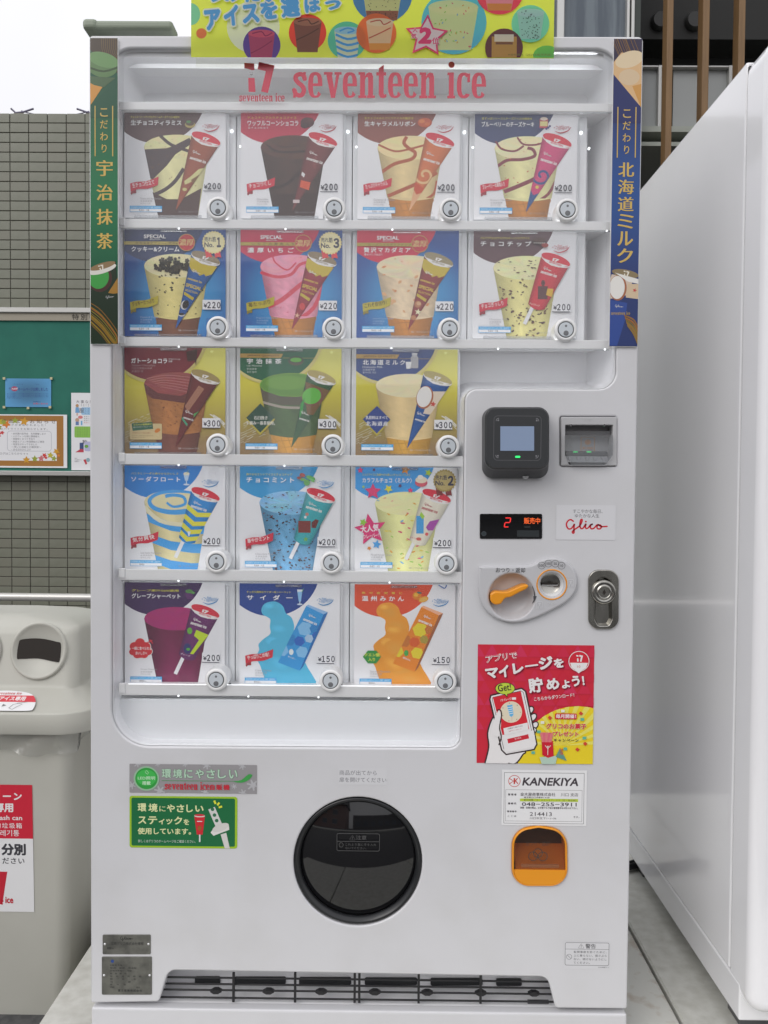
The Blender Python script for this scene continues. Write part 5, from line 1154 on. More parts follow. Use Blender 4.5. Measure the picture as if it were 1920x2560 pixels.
@art
def low_mat(q, f):
    q.poly(F(f, [(-1, .12), (1, .12), (1, .5), (.2, .5), (-.3, .4)]), (.18, .10, .04)); c = f(-.15, .24); q.ell(c[0]+6, c[1]+4, 78, 66, (.20, .08, .06), -20); q.ell(c[0], c[1], 68, 58, (.12, .46, .06), -20); q.poly(F(f, [(-1, .42), (-.7, .3), (-.5, .5), (-.7, .6)]), (.03, .3, .05))
@art
def low_mil(q, f):
    q.poly(F(f, [(0, .15), (1, .12), (1, .48), (.1, .48)]), (.70, .6, .48)); c = f(-.42, .26); q.ell(c[0]+2, c[1]+4, 60, 84, (.40, .13, .05), 12); q.ell(c[0]-2, c[1], 52, 76, (.78, .76, .74), 12); q.poly(star(*f(.62, .32), 22, 10, .5), (.55, .06, .04))
@art
def bsoda(q, f):
    for a in (.30, .50, .68, .84): q.poly(F(f, [(-1, a), (0, a+.03), (1, a), (1, a+.10), (0, a+.13), (-1, a+.10)]), (.70, .66, .06))
    c = f(.05, .86); q.poly([(c[0]-10, c[1]-40), (c[0]+14, c[1]-38), (c[0]+4, c[1]-4), (c[0]-2, c[1]-4)], (.7, .75, .8))
@art
def bmint(q, f):
    c = f(-.1, .64); q.rect(c[0]-58, c[1]-46, c[0]+30, c[1]+40, (.20, .03, .025)); q.poly([(c[0]+36, c[1]-36), (c[0]+66, c[1]-60), (c[0]+88, c[1]-50), (c[0]+66, c[1]+6), (c[0]+36, c[1]+4)], (.14, .02, .02)); q.ell(*f(-.45, .40), 12, 12, (.5, .2, .15)); q.ell(*f(-.5, .47), 9, 9, (.75, .75, .75)); q.poly(star(*f(.3, .88), 22, 0), (.15, .4, .08))
@art
def bcol(q, f):
    q.rect(*f(-.95, .50), *[a+b for a, b in zip(f(.1, .72), (8, 8))], (.05, .33, .68)); q.poly([f(.3, .46), f(.95, .40), f(.95, .66), f(.5, .66), f(.2, .6)], (.36, .06, .36)); q.poly([f(-.65, .36), f(-.25, .40), f(-.35, .48), f(-.7, .44)], (.35, .6, .06)); q.ell(*f(.55, .74), 12, 12, (.7, .1, .1)); q.ell(*f(0, .87), 18, 12, (.62, .12, .1)); q.T('カラフルチョコ', 392, 500, 82, 12, (.6, .1, .1), .02, ang=-16)
@art
def bgrape(q, f):
    q.poly([f(-.1, .35), f(1, .42), f(.9, .54), f(.55, .86), f(.2, .86), f(.45, .54), f(-.1, .48)], (.50, .66, .02)); c = f(-.55, .46); q.ell(c[0], c[1]-10, 18, 24, (.12, .4, .04)); c = f(-.25, .78); q.ell(c[0], c[1], 28, 40, (.03, .03, .14)); q.ell(c[0]+6, c[1]+4, 14, 10, (.08, .35, .05)); q.T('グレープ', 400, 512, 70, 13, (.8, .7, .8), .02, ang=-16)
def boxpack(q, c, ca, cb, cc, dark, name):
    q.poly([(477, 162), (492, 152), (632, 207), (602, 222)], lerp(c, (1, 1, 1), .25)); q.poly([(602, 222), (632, 207), (457, 607), (432, 637)], dark)
    fr_ = [(477, 162), (602, 222), (432, 637), (277, 577)]
    q.poly(fr_, c)
    hx = lambda x, y, r: circ(x, y, r, 6, r*.96, 12)
    for x, y, r, k in ((470, 330, 56, ca), (360, 410, 50, lerp(c, dark, .5)), (430, 420, 40, cb), (400, 500, 42, c), (540, 330, 40, lerp(c, dark, .5)), (500, 400, 34, lerp(c, cc, .5)), (450, 500, 46, ca), (310, 490, 44, ca), (335, 380, 24, cb), (548, 378, 30, cb)): q.poly(hx(x, y, r), k, cv=fr_)
    script(q, 500, 218, .16, (.8, .8, .8), 16, ang=-24); q.T('seventeen ice', 454, 244, 104, 22, (.8, .8, .8), .03, ang=-22)
    q.ell(372, 500, 16, 22, cc); q.T(name, 346, 524, 58, 14, (.8, .8, .8), .02, ang=-22)
def ribbon(q, txt, c=(.60, .02, .05), tc=(.8, .76, .74)):
    q.poly([(45, 600), (60, 560), (85, 575), (85, 600), (62, 600), (52, 612)], lerp(c, DKC, .5)); q.poly(cat_rom([(42, 530), (90, 518), (160, 512), (243, 480)], 3)+cat_rom([(238, 540), (170, 566), (100, 570), (46, 588)], 3), c); q.T(txt, 60, 528, 158, 34, tc, .02, ang=10)
SUBS = {'C': (.50, .05, .07), 'B': (.05, .26, .55)}
def mood(q, word, c):
    q.T({'ENJOY': "Let's", 'CHARGE': 'For', 'REFRESH': 'For'}[word], 592, 100, 30, 14, c, .01, ang=6); q.T(word, 588, 116, 76, 24, c, .0, ang=8)
    q.stroke([(560, 142), (600, 155), (650, 140), (672, 112)], 6, c, 4, taper=lambda t: .3+math.sin(t*3.1)); 
    for a, b in ((556, 118), (570, 108), (574, 126), (580, 112)): q.ell(a, b, 3.5, 3.5, c, n=8)
def small(q, en, c, y0=630, cj='冰淇淋甜筒', kr='아이스크림'):
    q.T(en, 114, y0, min(150, 9*len(en)), 14, c); q.T(cj, 114, y0+19, 84, 13, c); q.T(kr, 114, y0+36, 70, 13, c)
def notice(q, y0, txt, dark=False):
    q.rect(40, y0, 268, y0+44, (.06, .36, .68)); q.rect(43, y0+22, 265, y0+41, (.78, .78, .80)); q.T('特定原材料に含まれるアレルギー物質（28品目中）', 48, y0+4, 208, 13, (.6, .75, .85)); q.T(txt, 106, y0+24, 20*len(txt)*.6, 14, (.05, .05, .08), .01)
def price(p_, txt, tagged, parent, white=True):
    if tagged:
        q = p_.sub(40); q.rect(556, 510, 684, 580, WHC, r=2)
        if tagged == 2: q.rect(554, 578, 680, 583, (.06, .06, .08))
    else:
        q = p_.sub(40); q.rect(560, 579, 685, 584, (.12, .12, .15))
    dk_ = (.04, .04, .06); q.T('¥', 564, 536, 26, 30, dk_, .03); q.T(''.join(chr(ord(ch)+0xfee0) for ch in txt), 590, 524, 94, 48, dk_, .034, spc=.62); q.build('price_tag', print_m, parent)
def tick(x, y, z): pass
GROUP = 'ice cream flavour cards in the display'
HC = [(225+350*math.cos(R_(a)), -110+350*math.sin(R_(a))) for a in range(18, 131, 6)]
HDR = [(0, 0), (557, 0)]+[h for h in HC if h[0] > 0 and h[1] > 0]+[(0, 158)]
def card(r, c, nm, label, bg, hdr, sub, title, tbox, body, pk, rib, pr_, tagged, md=None, small_=None, extra=None, note='乳成分・小麦', nb_='WHC', th=38, twhite=(.8, .8, .8), edge=None, sub2=None):
    (x0, x1), (z1, z0) = colX[c], rowZ[r]
    o = empty('flavour_card', ((x0+x1)/2, YC, z0), label, 'card', GROUP)
    p = Pr((0, 0, 10, 10), CW, CHh, YC); p.x0, p.z0, p.sx, p.sz = x0, z1, (x1-x0)/CW, (z1-z0)/CHh
    notch = [(0, 0), (CW, 0), (CW, 655), (640, 665), (585, 720), (582, CHh), (0, CHh)]
    if callable(bg): p.poly(notch, bg(.9, .9)); p.lv += 1; p.grad(0, 0, CW, 640, lambda a, b: bg(a, b*.83), 10, 10); p.grad(0, 640, 580, CHh, lambda a, b: bg(a*.8, .83+b*.17), 8, 3)
    else: p.poly(notch, bg)
    p.build('card_sheet', print_m, o)
    q = p.sub()
    if extra and extra.__name__ == 'jq':
        extra(q); q.build('brush_print', print_m, o); q = q.sub()
    if edge: q.poly([(0, 0), (590, 0)]+[(225+372*math.cos(R_(a)), -110+372*math.sin(R_(a))) for a in range(20, 128, 6) if 225+372*math.cos(R_(a)) > 0]+[(0, 178)], edge)
    q.poly(HDR, hdr); q.build('header', print_m, o); q = q.sub()
    rng = random.Random(r*7+c)
    body(q, rng); q.build('ice_cream_picture', print_m, o); q = q.sub()
    pk(q); q.build('wrapper_picture', print_m, o); q = q.sub()
    if rib: rib(q); q.build('ribbon', print_m, o); q = q.sub()
    if sub: q.T(sub, tbox[0], tbox[1]-30, tbox[2]*.96, 17, (.68, .62, .06), .01)
    q.T(title, tbox[0], tbox[1], tbox[2], th, twhite, .022)
    if sub2: q.T(sub2, tbox[0]+4, tbox[1]+th+6, tbox[2]*.4, 15, twhite, .01)
    if md: mood(q, *md)
    if small_: small(q, *small_)
    notice(q, 690, note); q.T('写真・イラストはイメージです。', 385, 724, 150, 14, (.3, .3, .32) if nb_ == 'WHC' else (.55, .55, .55))
    if extra and extra.__name__ != 'jq': extra(q)
    q.build('lettering', print_m, o)
    price(q, pr_, tagged, o)
    return o
GK = (.35, .34, .36)
CONE = (.60, .24, .04); PALE = (.74, .70, .36)
def body_tira(q, rng):
    ol = cup(q, PALE, PALE, rng, cone=None, bot=622); D = (.055, .03, .035)
    q.poly([(140, 285), (300, 275), (340, 262), (460, 200), (480, 240), (360, 320), (300, 400), (200, 500), (170, 480)], D, cv=ol); q.stroke([(258, 190), (330, 250), (440, 290), (470, 300)], 22, D, 3); q.stroke([(210, 610), (290, 570), (360, 510), (420, 420)], 26, D, 3, cv=ol)
    q.poly([(200, 590), (300, 640), (400, 640), (545, 560), (519, 772), (241, 772)], (.06, .025, .02)); specks(q, rng, [(.3, .15, .05)], 40, 3, 6, 190, 560)
def body_choc(q, rng):
    ol = cup(q, (.085, .035, .022), (.06, .028, .02), rng, amp=.22); D = (.03, .013, .01)
    q.stroke([(190, 250), (240, 290), (330, 300), (480, 290)], 16, D, 3); q.stroke([(190, 560), (320, 530), (430, 430), (470, 380)], 26, D, 3, cv=ol); q.stroke([(230, 230), (300, 262), (420, 250)], 7, D, 3); q.poly([(215, 600), (540, 590), (519, 772), (241, 772)], (.035, .014, .01))
def body_cara(q, rng):
    ol = cup(q, (.78, .66, .34), (.72, .56, .28), rng, cone=CONE); D = (.42, .09, .03)
    q.stroke([(150, 245), (260, 290), (360, 275), (470, 245)], 14, D, 3); q.stroke([(345, 185), (325, 230), (360, 268), (405, 300), (380, 345), (260, 380), (170, 440)], 24, D, 4, cv=ol); q.stroke([(215, 610), (330, 560), (440, 510), (560, 440)], 26, D, 4, cv=ol); q.stroke([(470, 640), (540, 590), (560, 500)], 20, D, 3, cv=ol)
def body_blue(q, rng):
    ol = cup(q, (.78, .72, .42), (.76, .72, .36), rng, cone=CONE); D = (.22, .03, .05)
    q.stroke([(150, 220), (190, 270), (280, 285), (340, 250)], 14, D, 4); q.stroke([(300, 190), (340, 235), (420, 240), (480, 225)], 13, D, 4); q.stroke([(160, 395), (230, 350), (330, 345), (420, 320), (410, 275), (370, 262)], 22, D, 4, cv=ol); q.stroke([(210, 575), (330, 525), (440, 470), (530, 380)], 28, D, 4, cv=ol); q.stroke([(450, 640), (520, 590), (570, 500)], 20, D, 3, cv=ol); specks(q, rng, [(.55, .12, .05)], 22, 4, 9)
def body_cookie(q, rng):
    cup(q, (.76, .70, .40), (.72, .62, .24), rng, cone=(.22, .09, .05), bot=632); specks(q, rng, [(.06, .05, .02), (.1, .08, .03)], 34, 5, 12, 330, 610)
    for _ in range(70): a = rng.uniform(0, 6.3); k = rng.uniform(0, .85)**.7; q.poly(star(375+185*k*math.cos(a), 262+62*k*math.sin(a), rng.uniform(10, 24), rng.uniform(0, 70), .7), rng.choice([(.03, .025, .015), (.05, .04, .02), (.02, .018, .012)]))
def body_berry(q, rng):
    ol = cup(q, (.78, .32, .42), (.76, .30, .40), rng, cone=CONE, amp=.12); D = (.66, .06, .10)
    q.stroke([(150, 310), (260, 340), (360, 320), (420, 250), (520, 225)], 22, D, 4); q.stroke([(230, 200), (250, 240), (330, 290), (390, 240)], 12, D, 4); q.stroke([(190, 560), (300, 500), (420, 400), (560, 300)], 32, D, 4, cv=ol); q.stroke([(420, 640), (520, 560), (590, 400)], 28, D, 3, cv=ol); specks(q, rng, [(.7, .15, .22)], 20, 5, 9)
def body_nut(q, rng): cup(q, (.78, .66, .44), (.76, .60, .40), rng, cone=CONE, amp=.1); specks(q, rng, [(.68, .30, .12), (.74, .42, .2)], 26, 8, 22, 200, 600)
def body_chip(q, rng): cup(q, (.78, .76, .42), (.74, .68, .28), rng, amp=.08, bot=772); specks(q, rng, [(.10, .05, .05), (.16, .08, .05), (.07, .04, .03)], 130, 5, 15, 195, 760, .5)
def body_gateau(q, rng): 
    ol = cup(q, (.28, .06, .06), (.42, .17, .05), rng, cone=(.20, .07, .05), bot=610, amp=.15)
    for k in range(6): q.stroke([(160+k*20, 225+k*12), (300, 200+k*18), (470, 215+k*22)], 5, (.42, .16, .15), 3)
    q.poly([(140, 262), (240, 330), (400, 350), (600, 262), (590, 330), (420, 400), (200, 370), (150, 330)], (.12, .03, .03), cv=ol); specks(q, rng, [(.18, .06, .02)], 60, 3, 8, 360, 600)
def body_matcha(q, rng): 
    ol = cup(q, (.16, .36, .05), (.07, .13, .05), rng, cone=(.70, .34, .05), bot=625, amp=.22); q.poly([(145, 300), (300, 350), (450, 350), (590, 300), (585, 380), (440, 410), (300, 410), (165, 380)], (.10, .09, .06), cv=ol); q.stroke([(160, 390), (300, 425), (440, 430)], 18, (.38, .33, .28), 3, cv=ol)
    q.ell(370, 264, 222, 80, (.11, .27, .04)); q.ell(330, 250, 150, 50, (.15, .33, .05))
def body_milk(q, rng): cup(q, (.78, .70, .44), (.74, .56, .28), rng, cone=(.66, .36, .06), bot=640, amp=.05)
def body_soda(q, rng):
    ol = cup(q, (.74, .68, .40), (.72, .64, .34), rng, bot=772, amp=.03); B = (.05, .34, .74)
    q.stroke([(550, 220), (430, 190), (260, 200), (180, 250), (210, 310), (330, 340), (470, 330)], 30, B, 5, taper=lambda t: .5+t*.8); q.stroke([(300, 270), (350, 300), (430, 280), (420, 230), (350, 215), (290, 225)], 26, B, 5, taper=lambda t: .6+.4*t)
    for y in (330, 470, 610): q.poly([(100, y), (180, y+30), (330, y+80), (480, y+100), (640, y+95), (640, y+170), (480, y+165), (330, y+145), (200, y+95), (100, y+50)], B, cv=ol)
    q.stroke([(140, 300), (250, 400), (420, 430), (600, 420)], 30, (.76, .72, .5), 4, cv=ol)
def body_mint(q, rng): cup(q, (.22, .50, .72), (.10, .30, .48), rng, bot=772, amp=.16, side2=(.16, .42, .68)); specks(q, rng, [(.05, .015, .015), (.16, .03, .03), (.03, .02, .02)], 170, 4, 12, 190, 760, .5)
def body_color(q, rng): cup(q, (.78, .76, .40), (.76, .76, .34), rng, bot=772, amp=.05); specks(q, rng, [(.75, .12, .2), (.75, .35, .03), (.3, .6, .08), (.15, .45, .75), (.72, .6, .08)], 46, 9, 18, 200, 750, .35)
def body_grape(q, rng): cup(q, (.36, .02, .14), (.13, .012, .05), rng, bot=772, amp=.1, side2=(.20, .015, .08))
SOFT = [(232, 132), (182, 147), (157, 187), (167, 227), (202, 247), (222, 267), (217, 317), (222, 367), (172, 407), (137, 447), (142, 487), (122, 537), (152, 607), (232, 752), (542, 752), (492, 617), (442, 517), (392, 367), (392, 307), (372, 247), (332, 217), (312, 167), (272, 137)]
def soft(c1, c2):
    def f(q, rng):
        lp_ = cat_rom(SOFT, 3, True); q.poly(lp_, c1)
        for (x, y, rx, ry, k, rot) in ((250, 200, 70, 45, .8, 30), (300, 300, 75, 40, .9, 10), (280, 330, 60, 30, 1.25, 5), (230, 420, 70, 50, 1.2, 0), (300, 470, 90, 60, .9, 20), (330, 620, 120, 80, .85, 30), (210, 165, 40, 22, 1.3, 0), (280, 580, 80, 40, 1.15, 30), (400, 690, 90, 40, .9, 10)):
            # soft mottling of the printed picture: a few blended rings
            for t in (1, .8, .6, .4): 
                pl = circ(x, y, rx*t, 18, ry*t, rot)
                if all(_in(p_, lp_) for p_ in pl): q.poly(pl, lerp(c1, tuple(min(.9, a*k) for a in c2), (1.2-t)*.7))
    return f
def _in(p, poly):
    x, y = p; c = False
    for i in range(len(poly)):
        (x1, y1), (x2, y2) = poly[i-1], poly[i]
        if (y1 > y) != (y2 > y) and x < (x2-x1)*(y-y1)/(y2-y1)+x1: c = not c
    return c
BLUEBG = lambda a, b: lerp((.015, .075, .30), (.05, .34, .66), max(0, 1-((a-.55)**2*3+(b-.62)**2*4)))
GOLDBG = lambda a, b: lerp(lerp((.64, .57, .05), (.26, .17, .08), max(0, min(1, (b-.35)*1.8))), (.72, .70, .2), .8*max(0, 1-((a-.9)**2*9+(b-.05)**2*7)))
def jq(q):
    rng = random.Random(2)
    for k in range(26):
        r0 = 300+k*9.5; a0 = rng.uniform(-62, -55); a1 = rng.uniform(-2, 20)
        pts = [(470+r0*.95*math.cos(R_(a)), 700+r0*.8*math.sin(R_(a))) for a in np.linspace(a0, a1, 7)]
        pts = [p_ for p_ in pts if p_[0] < 716 and 0 < p_[1] < 640]
        if len(pts) > 2: q.stroke(pts, rng.uniform(3, 9), (.74, .73, .68))
    for k in range(10):
        pts = [(x, 560-(x*.55)+k*16+rng.uniform(-4, 4)+(x/20)**2*.25) for x in range(4, 190, 22)]; 
        for i in range(len(pts)-1):
            if rng.random() < .6: q.stroke(pts[i:i+2], rng.uniform(1.5, 4), (.66, .64, .52))
def jqbar(q, tx):
    q.poly([(0, 40), (305, 40), (290, 70), (0, 70)], (.45, .28, .07)); q.T(tx, 50, 46, 230, 18, (.10, .05, .02), .02); q.stroke([(305, 70), (540, 70)], 2.5, (.5, .35, .1))
def medal(q, n, gold=True):
    c = (.76, .66, .30) if gold else (.36, .27, .08)
    for a in (575, 640): q.poly([(a-4, 150), (a+36, 150), (a+48, 205), (a+26, 200), (a+6, 210)], (.68, .05, .06) if gold else (.20, .03, .03))
    q.poly([(634+(84 if i % 2 else 76)*math.cos(i*math.pi/24), 96+(84 if i % 2 else 76)*math.sin(i*math.pi/24)) for i in range(48)], c); q.ell(634, 96, 68, 68, lerp(c, (.8, .8, .6), .35) if gold else (.46, .36, .14))
    q.T('売れ筋', 568, 56, 82, 36, (.02, .02, .06), .02); q.T('No.', 568, 96, 66, 36, (.02, .02, .06), .03); q.T(chr(ord(n)+0xfee0), 656, 60, 30 if n == '1' else 42, 72, (.02, .02, .06), .05)
def special(q, rd_):
    q.T('SPECIAL', 140, 42, 156, 28, (.8, .78, .78), .03); q.T('SELECTION', 180, 74, 78, 8, (.7, .7, .7), .02)
    q.rect(0, 92, 400, 116, (.46, .36, .08)); q.ell(443, 98, 60, 62, (.5, .32, .08)); q.ell(443, 98, 55, 57, rd_); q.T('濃厚', 390, 72, 104, 50, (.66, .5, .2), .02, serif=True)
def white_ribbon(q, t): ribbon(q, t, (.50, .42, .04), (.07, .05, .02))
C_ = SUBS['C']; B_c = SUBS['B']
def ex_icon(kind):
    def f(q):
        if kind == 'tira': q.ell(465, 108, 36, 24, (.45, .36, .12)); q.ell(465, 100, 30, 16, (.1, .06, .03)); q.ell(455, 88, 16, 9, (.08, .3, .08))
        if kind == 'choc': q.ell(468, 88, 48, 36, (.08, .02, .02)); q.ell(450, 110, 30, 20, (.05, .015, .015)); q.ell(490, 70, 20, 14, (.12, .03, .03))
        if kind == 'cara': q.ell(470, 86, 50, 34, (.55, .09, .02)); q.ell(450, 76, 20, 14, (.68, .2, .04)); q.ell(490, 96, 20, 12, (.62, .14, .03))
        if kind == 'blue': q.rect(452, 58, 512, 122, (.5, .05, .08)); q.rect(456, 74, 508, 108, (.72, .64, .25)); q.ell(482, 56, 26, 12, (.7, .6, .5)); [q.ell(a, b, 8, 8, (.05, .05, .2), n=10) for a, b in ((438, 118), (452, 126), (512, 118), (524, 108), (500, 126))]
        if kind == 'chip': q.ell(458, 76, 48, 22, (.04, .02, .02)); q.ell(458, 66, 44, 16, (.09, .04, .03)); q.ell(500, 104, 24, 16, (.3, .04, .03)); [q.ell(425+k*14, 88, 4, 4, (.7, .65, .6), n=8) for k in range(6)]
        if kind == 'soda': q.poly([(420, 60), (464, 60), (452, 110), (432, 110)], (.45, .62, .8)); q.ell(442, 60, 22, 12, (.78, .76, .6)); q.rect(439, 110, 445, 136, (.6, .7, .8)); q.ell(442, 138, 22, 6, (.6, .7, .8)); q.stroke([(446, 56), (456, 34)], 4, (.3, .5, .2))
        if kind == 'mint': [q.ell(a, b, rx, ry, c, rot) for a, b, rx, ry, c, rot in ((505, 84, 34, 15, (.12, .42, .1), 20), (478, 118, 22, 22, (.1, .36, .08), 0), (450, 96, 20, 10, (.15, .42, .1), 0), (446, 64, 20, 14, (.4, .06, .04), 10), (424, 84, 16, 10, (.3, .04, .03), 0), (516, 100, 20, 9, (.18, .5, .15), 40))]; q.stroke([(350, 190), (374, 136), (400, 190)], 5, (.04, .32, .5))
        if kind == 'grape': [q.ell(440+12*(k % 4)+6*(k//4), 84+13*(k//4), 9, 9, (.10, .02, .13), n=10) for k in range(12)]; q.ell(462, 62, 26, 14, (.08, .22, .06)); q.ell(490, 72, 14, 9, (.10, .26, .07))
        if kind == 'cider': q.poly([(412, 42), (450, 42), (440, 130), (424, 130)], (.25, .50, .78)); q.poly([(412, 42), (450, 42), (448, 58), (414, 58)], (.7, .74, .78)); q.ell(432, 150, 20, 6, (.6, .68, .78)); q.rect(429, 130, 435, 148, (.6, .68, .78)); q.stroke([(446, 60), (458, 36)], 4, (.1, .4, .2))
        if kind == 'mikan': q.ell(445, 80, 32, 30, (.68, .20, .01)); q.ell(438, 74, 16, 14, (.76, .42, .03)); q.ell(462, 58, 18, 7, (.04, .12, .12), 12); q.ell(492, 106, 36, 20, (.72, .34, .02), -20); q.ell(492, 106, 28, 14, (.70, .40, .08), -20); q.stroke([(600, 2), (640, 24), (655, 2)], 8, (.07, .16, .4), 3)
    return f
card(0, 0, '', 'tiramisu flavour card, brown header over cream and dark striped ice, top left of the display', WHC, (.085, .035, .035), 'チョココーヒー×アイスとクリームチーズアイスの組合せ', '生チョコティラミス', (47, 76, 358), body_tira, lambda q: pack(q, (.30, .07, .03), ARTS['tira']), lambda q: ribbon(q, '生チョコ仕立て'), '200', 0, ('ENJOY', C_), ('Tiramisu with Raw Chocolate', GK), ex_icon('tira'))
card(0, 1, '', 'dark chocolate flavour card with a red header, in the top row', WHC, (.50, .03, .07), 'チョコチップ入りチョコアイス', 'ワッフルコーンショコラ', (47, 76, 358), body_choc, lambda q: pack(q, (.16, .03, .03), ARTS['choc']), lambda q: ribbon(q, 'チョコづくし'), '200', 0, ('CHARGE', C_), ('Chocolate', GK), ex_icon('choc'), sub2='生チョコ仕立て')
card(0, 2, '', 'caramel ribbon flavour card with a reddish brown header and an orange spiral wrapper', WHC, (.26, .075, .055), '生キャラメルとバニラアイスの組合せ', '生キャラメルリボン', (47, 76, 358), body_cara, lambda q: pack(q, (.60, .16, .05), ARTS['cara']), lambda q: ribbon(q, 'たっぷりキャラメル'), '200', 0, ('ENJOY', C_), ('Caramel & Vanilla', GK), ex_icon('cara'))
card(0, 3, '', 'blueberry cheesecake flavour card with a navy header and a pink and navy spiral wrapper', WHC, (.035, .05, .14), '甘ずっぱいソースとチーズアイスの組合せ', 'ブルーベリーのチーズケーキ', (47, 76, 368), body_blue, lambda q: pack(q, (.58, .06, .18), ARTS['blue']), lambda q: ribbon(q, 'ブルーベリーの果肉入り'), '200', 0, ('ENJOY', C_), ('Blueberry Cheesecake', GK), ex_icon('blue'))
def ex_sp(rd_, sub, md_):
    def f(q):
        special(q, rd_); q.T(sub, 80, 94, 300, 19, (.12, .08, .03), .01)
        if md_: medal(q, md_)
    return f
card(1, 0, '', 'blue cookies and cream flavour card with a gold number one rosette', BLUEBG, (.012, .03, .12), None, 'クッキー&クリーム', (52, 128, 340), body_cookie, lambda q: pack(q, (.02, .10, .32), ARTS['spec_cookie'], lid=(.26, .20, .12)), lambda q: white_ribbon(q, 'クッキーたっぷり'), '220', 1, None, ('Cookie & Cream', (.35, .48, .66)), ex_sp((.50, .02, .03), '北海道産生クリーム使用※', '1'), nb_='d')
card(1, 1, '', 'blue rich strawberry flavour card with a gold number three rosette', BLUEBG, (.56, .025, .08), None, '濃厚いちご', (48, 130, 330), body_berry, lambda q: pack(q, (.30, .02, .04), ARTS['spec_berry'], lid=(.26, .20, .12)), lambda q: white_ribbon(q, '苺たっぷり'), '220', 1, None, ('Fragrant Strawberry', (.35, .48, .66)), ex_sp((.50, .03, .06), 'いちごの果肉入り', '3'), nb_='d')
card(1, 2, '', 'blue macadamia nut flavour card with a red header and no rosette', BLUEBG, (.60, .025, .07), None, '贅沢マカダミア', (48, 124, 330), body_nut, lambda q: pack(q, (.26, .03, .03), ARTS['spec_nut'], lid=(.30, .25, .14)), lambda q: white_ribbon(q, 'これぞ自信作！'), '220', 1, None, ('Vanilla with Luxury Macadamia', (.35, .48, .66)), ex_sp((.54, .03, .06), 'たっぷりマカダミアナッツ', None), nb_='d', sub2='香るバニラ仕立て')
card(1, 3, '', 'speckled chocolate chip flavour card with a plum brown header, below the blueberry card', WHC, (.11, .05, .06), 'パリパリチョコとチョコクッキー入りバニラアイス', 'チョコチップ', (47, 76, 358), body_chip, lambda q: pack(q, (.58, .03, .05), ARTS['bchip'], True), lambda q: ribbon(q, 'チョコぎっしり'), '200', 2, ('CHARGE', C_), ('Chocolate Chip', GK), ex_icon('chip'))
def ex_ga(q):
    q.T('フラバノール', 314, 78, 84, 13, (.8, .8, .8), .01); q.T('効果', 314, 94, 28, 13, (.8, .8, .8), .01)
    for k, t in enumerate(('Gateau Chocolate', '巧克力蛋糕冰淇淋', '초콜릿 맛')): q.T(t, 52, 122+k*22, [170, 145, 84][k], 15, (.42, .28, .28))
    q.rect(40, 552, 268, 668, (.58, .46, .24), r=8); q.poly([(52, 552), (200, 540), (206, 590), (60, 606)], (.02, .12, .07)); q.T('カカオの健康成分', 66, 556, 130, 14, (.7, .65, .1), .01, ang=4); q.T('高カカオポリフェノール', 66, 574, 130, 12, (.6, .6, .5), 0, ang=4); q.ell(236, 602, 22, 14, (.6, .2, .03), -30); q.T('フラバノールとは？', 56, 612, 130, 15, (.35, .12, .05), .01); q.T('カカオに含まれる成分です', 56, 636, 150, 9, (.2, .1, .05)); q.T('摂取の目安', 56, 650, 90, 8, (.2, .1, .05))
    q.poly([(440, 30), (520, 10), (510, 130), (500, 90), (450, 100)], (.045, .015, .012)); 
    for (a, b) in ((622, 28),): q.ell(a, b, 12, 9, (.85, .85, .3))  # yellow spot: a reflection painted onto the card
card(2, 0, '', 'chocolate cake flavour card on gold with a red and brown header, no rosette', GOLDBG, (.17, .015, .025), None, 'ガトーショコラ', (50, 78, 256), body_gateau, lambda q: pack(q, (.13, .02, .02), ARTS['low_cho'], lid=(.33, .25, .09)), None, '300', 2, None, None, jq, nb_='d', edge=(.56, .48, .16))
o_ = [o for o in COL.objects if o.name.startswith('flavour_card')][-1]
def addon(o, r, c, fn, name='lettering', d=120):
    (x0, x1), (z1, z0) = colX[c], rowZ[r]
    p = Pr((0, 0, 10, 10), CW, CHh, YC); p.x0, p.z0, p.sx, p.sz = x0, z1, (x1-x0)/CW, (z1-z0)/CHh; p.lv = d; fn(p); p.build(name, print_m, o)
addon(o_, 2, 0, ex_ga)
def ex_ma(q):
    jqbar(q, 'JAPAN QUALITY'); q.ell(396, 90, 54, 34, (.10, .08, .06)); q.ell(396, 82, 52, 24, (.04, .05, .04)); q.ell(396, 84, 40, 17, (.12, .40, .05))
    for k, t in enumerate(('Uji Matcha', '宇治抹茶', '우지 말차')): q.T(t, 48, 122+k*22, [108, 70, 70][k], 15, (.62, .66, .62))
    q.poly([(145, 410), (250, 515), (145, 630), (40, 515)], (.50, .42, .06)); q.poly([(145, 400), (245, 505), (145, 612), (45, 505)], (.02, .075, .05)); q.T('石臼挽き', 100, 490, 96, 28, (.78, .76, .7), .01, serif=True); q.T('手摘み一番茶使用。', 44, 528, 205, 28, (.78, .76, .7), .01, serif=True); q.ell(648, 28, 12, 9, (.85, .85, .3))  # last ellipse is a yellow reflection painted into the print
oo = card(2, 1, '', 'green tea flavour card on gold with a dark green header', GOLDBG, (.006, .11, .05), None, '宇治抹茶', (48, 76, 246), body_matcha, lambda q: pack(q, (.03, .10, .04), ARTS['low_mat'], lid=(.40, .32, .10)), None, '300', 2, None, None, jq, nb_='d', edge=(.62, .54, .20)); addon(oo, 2, 1, ex_ma)
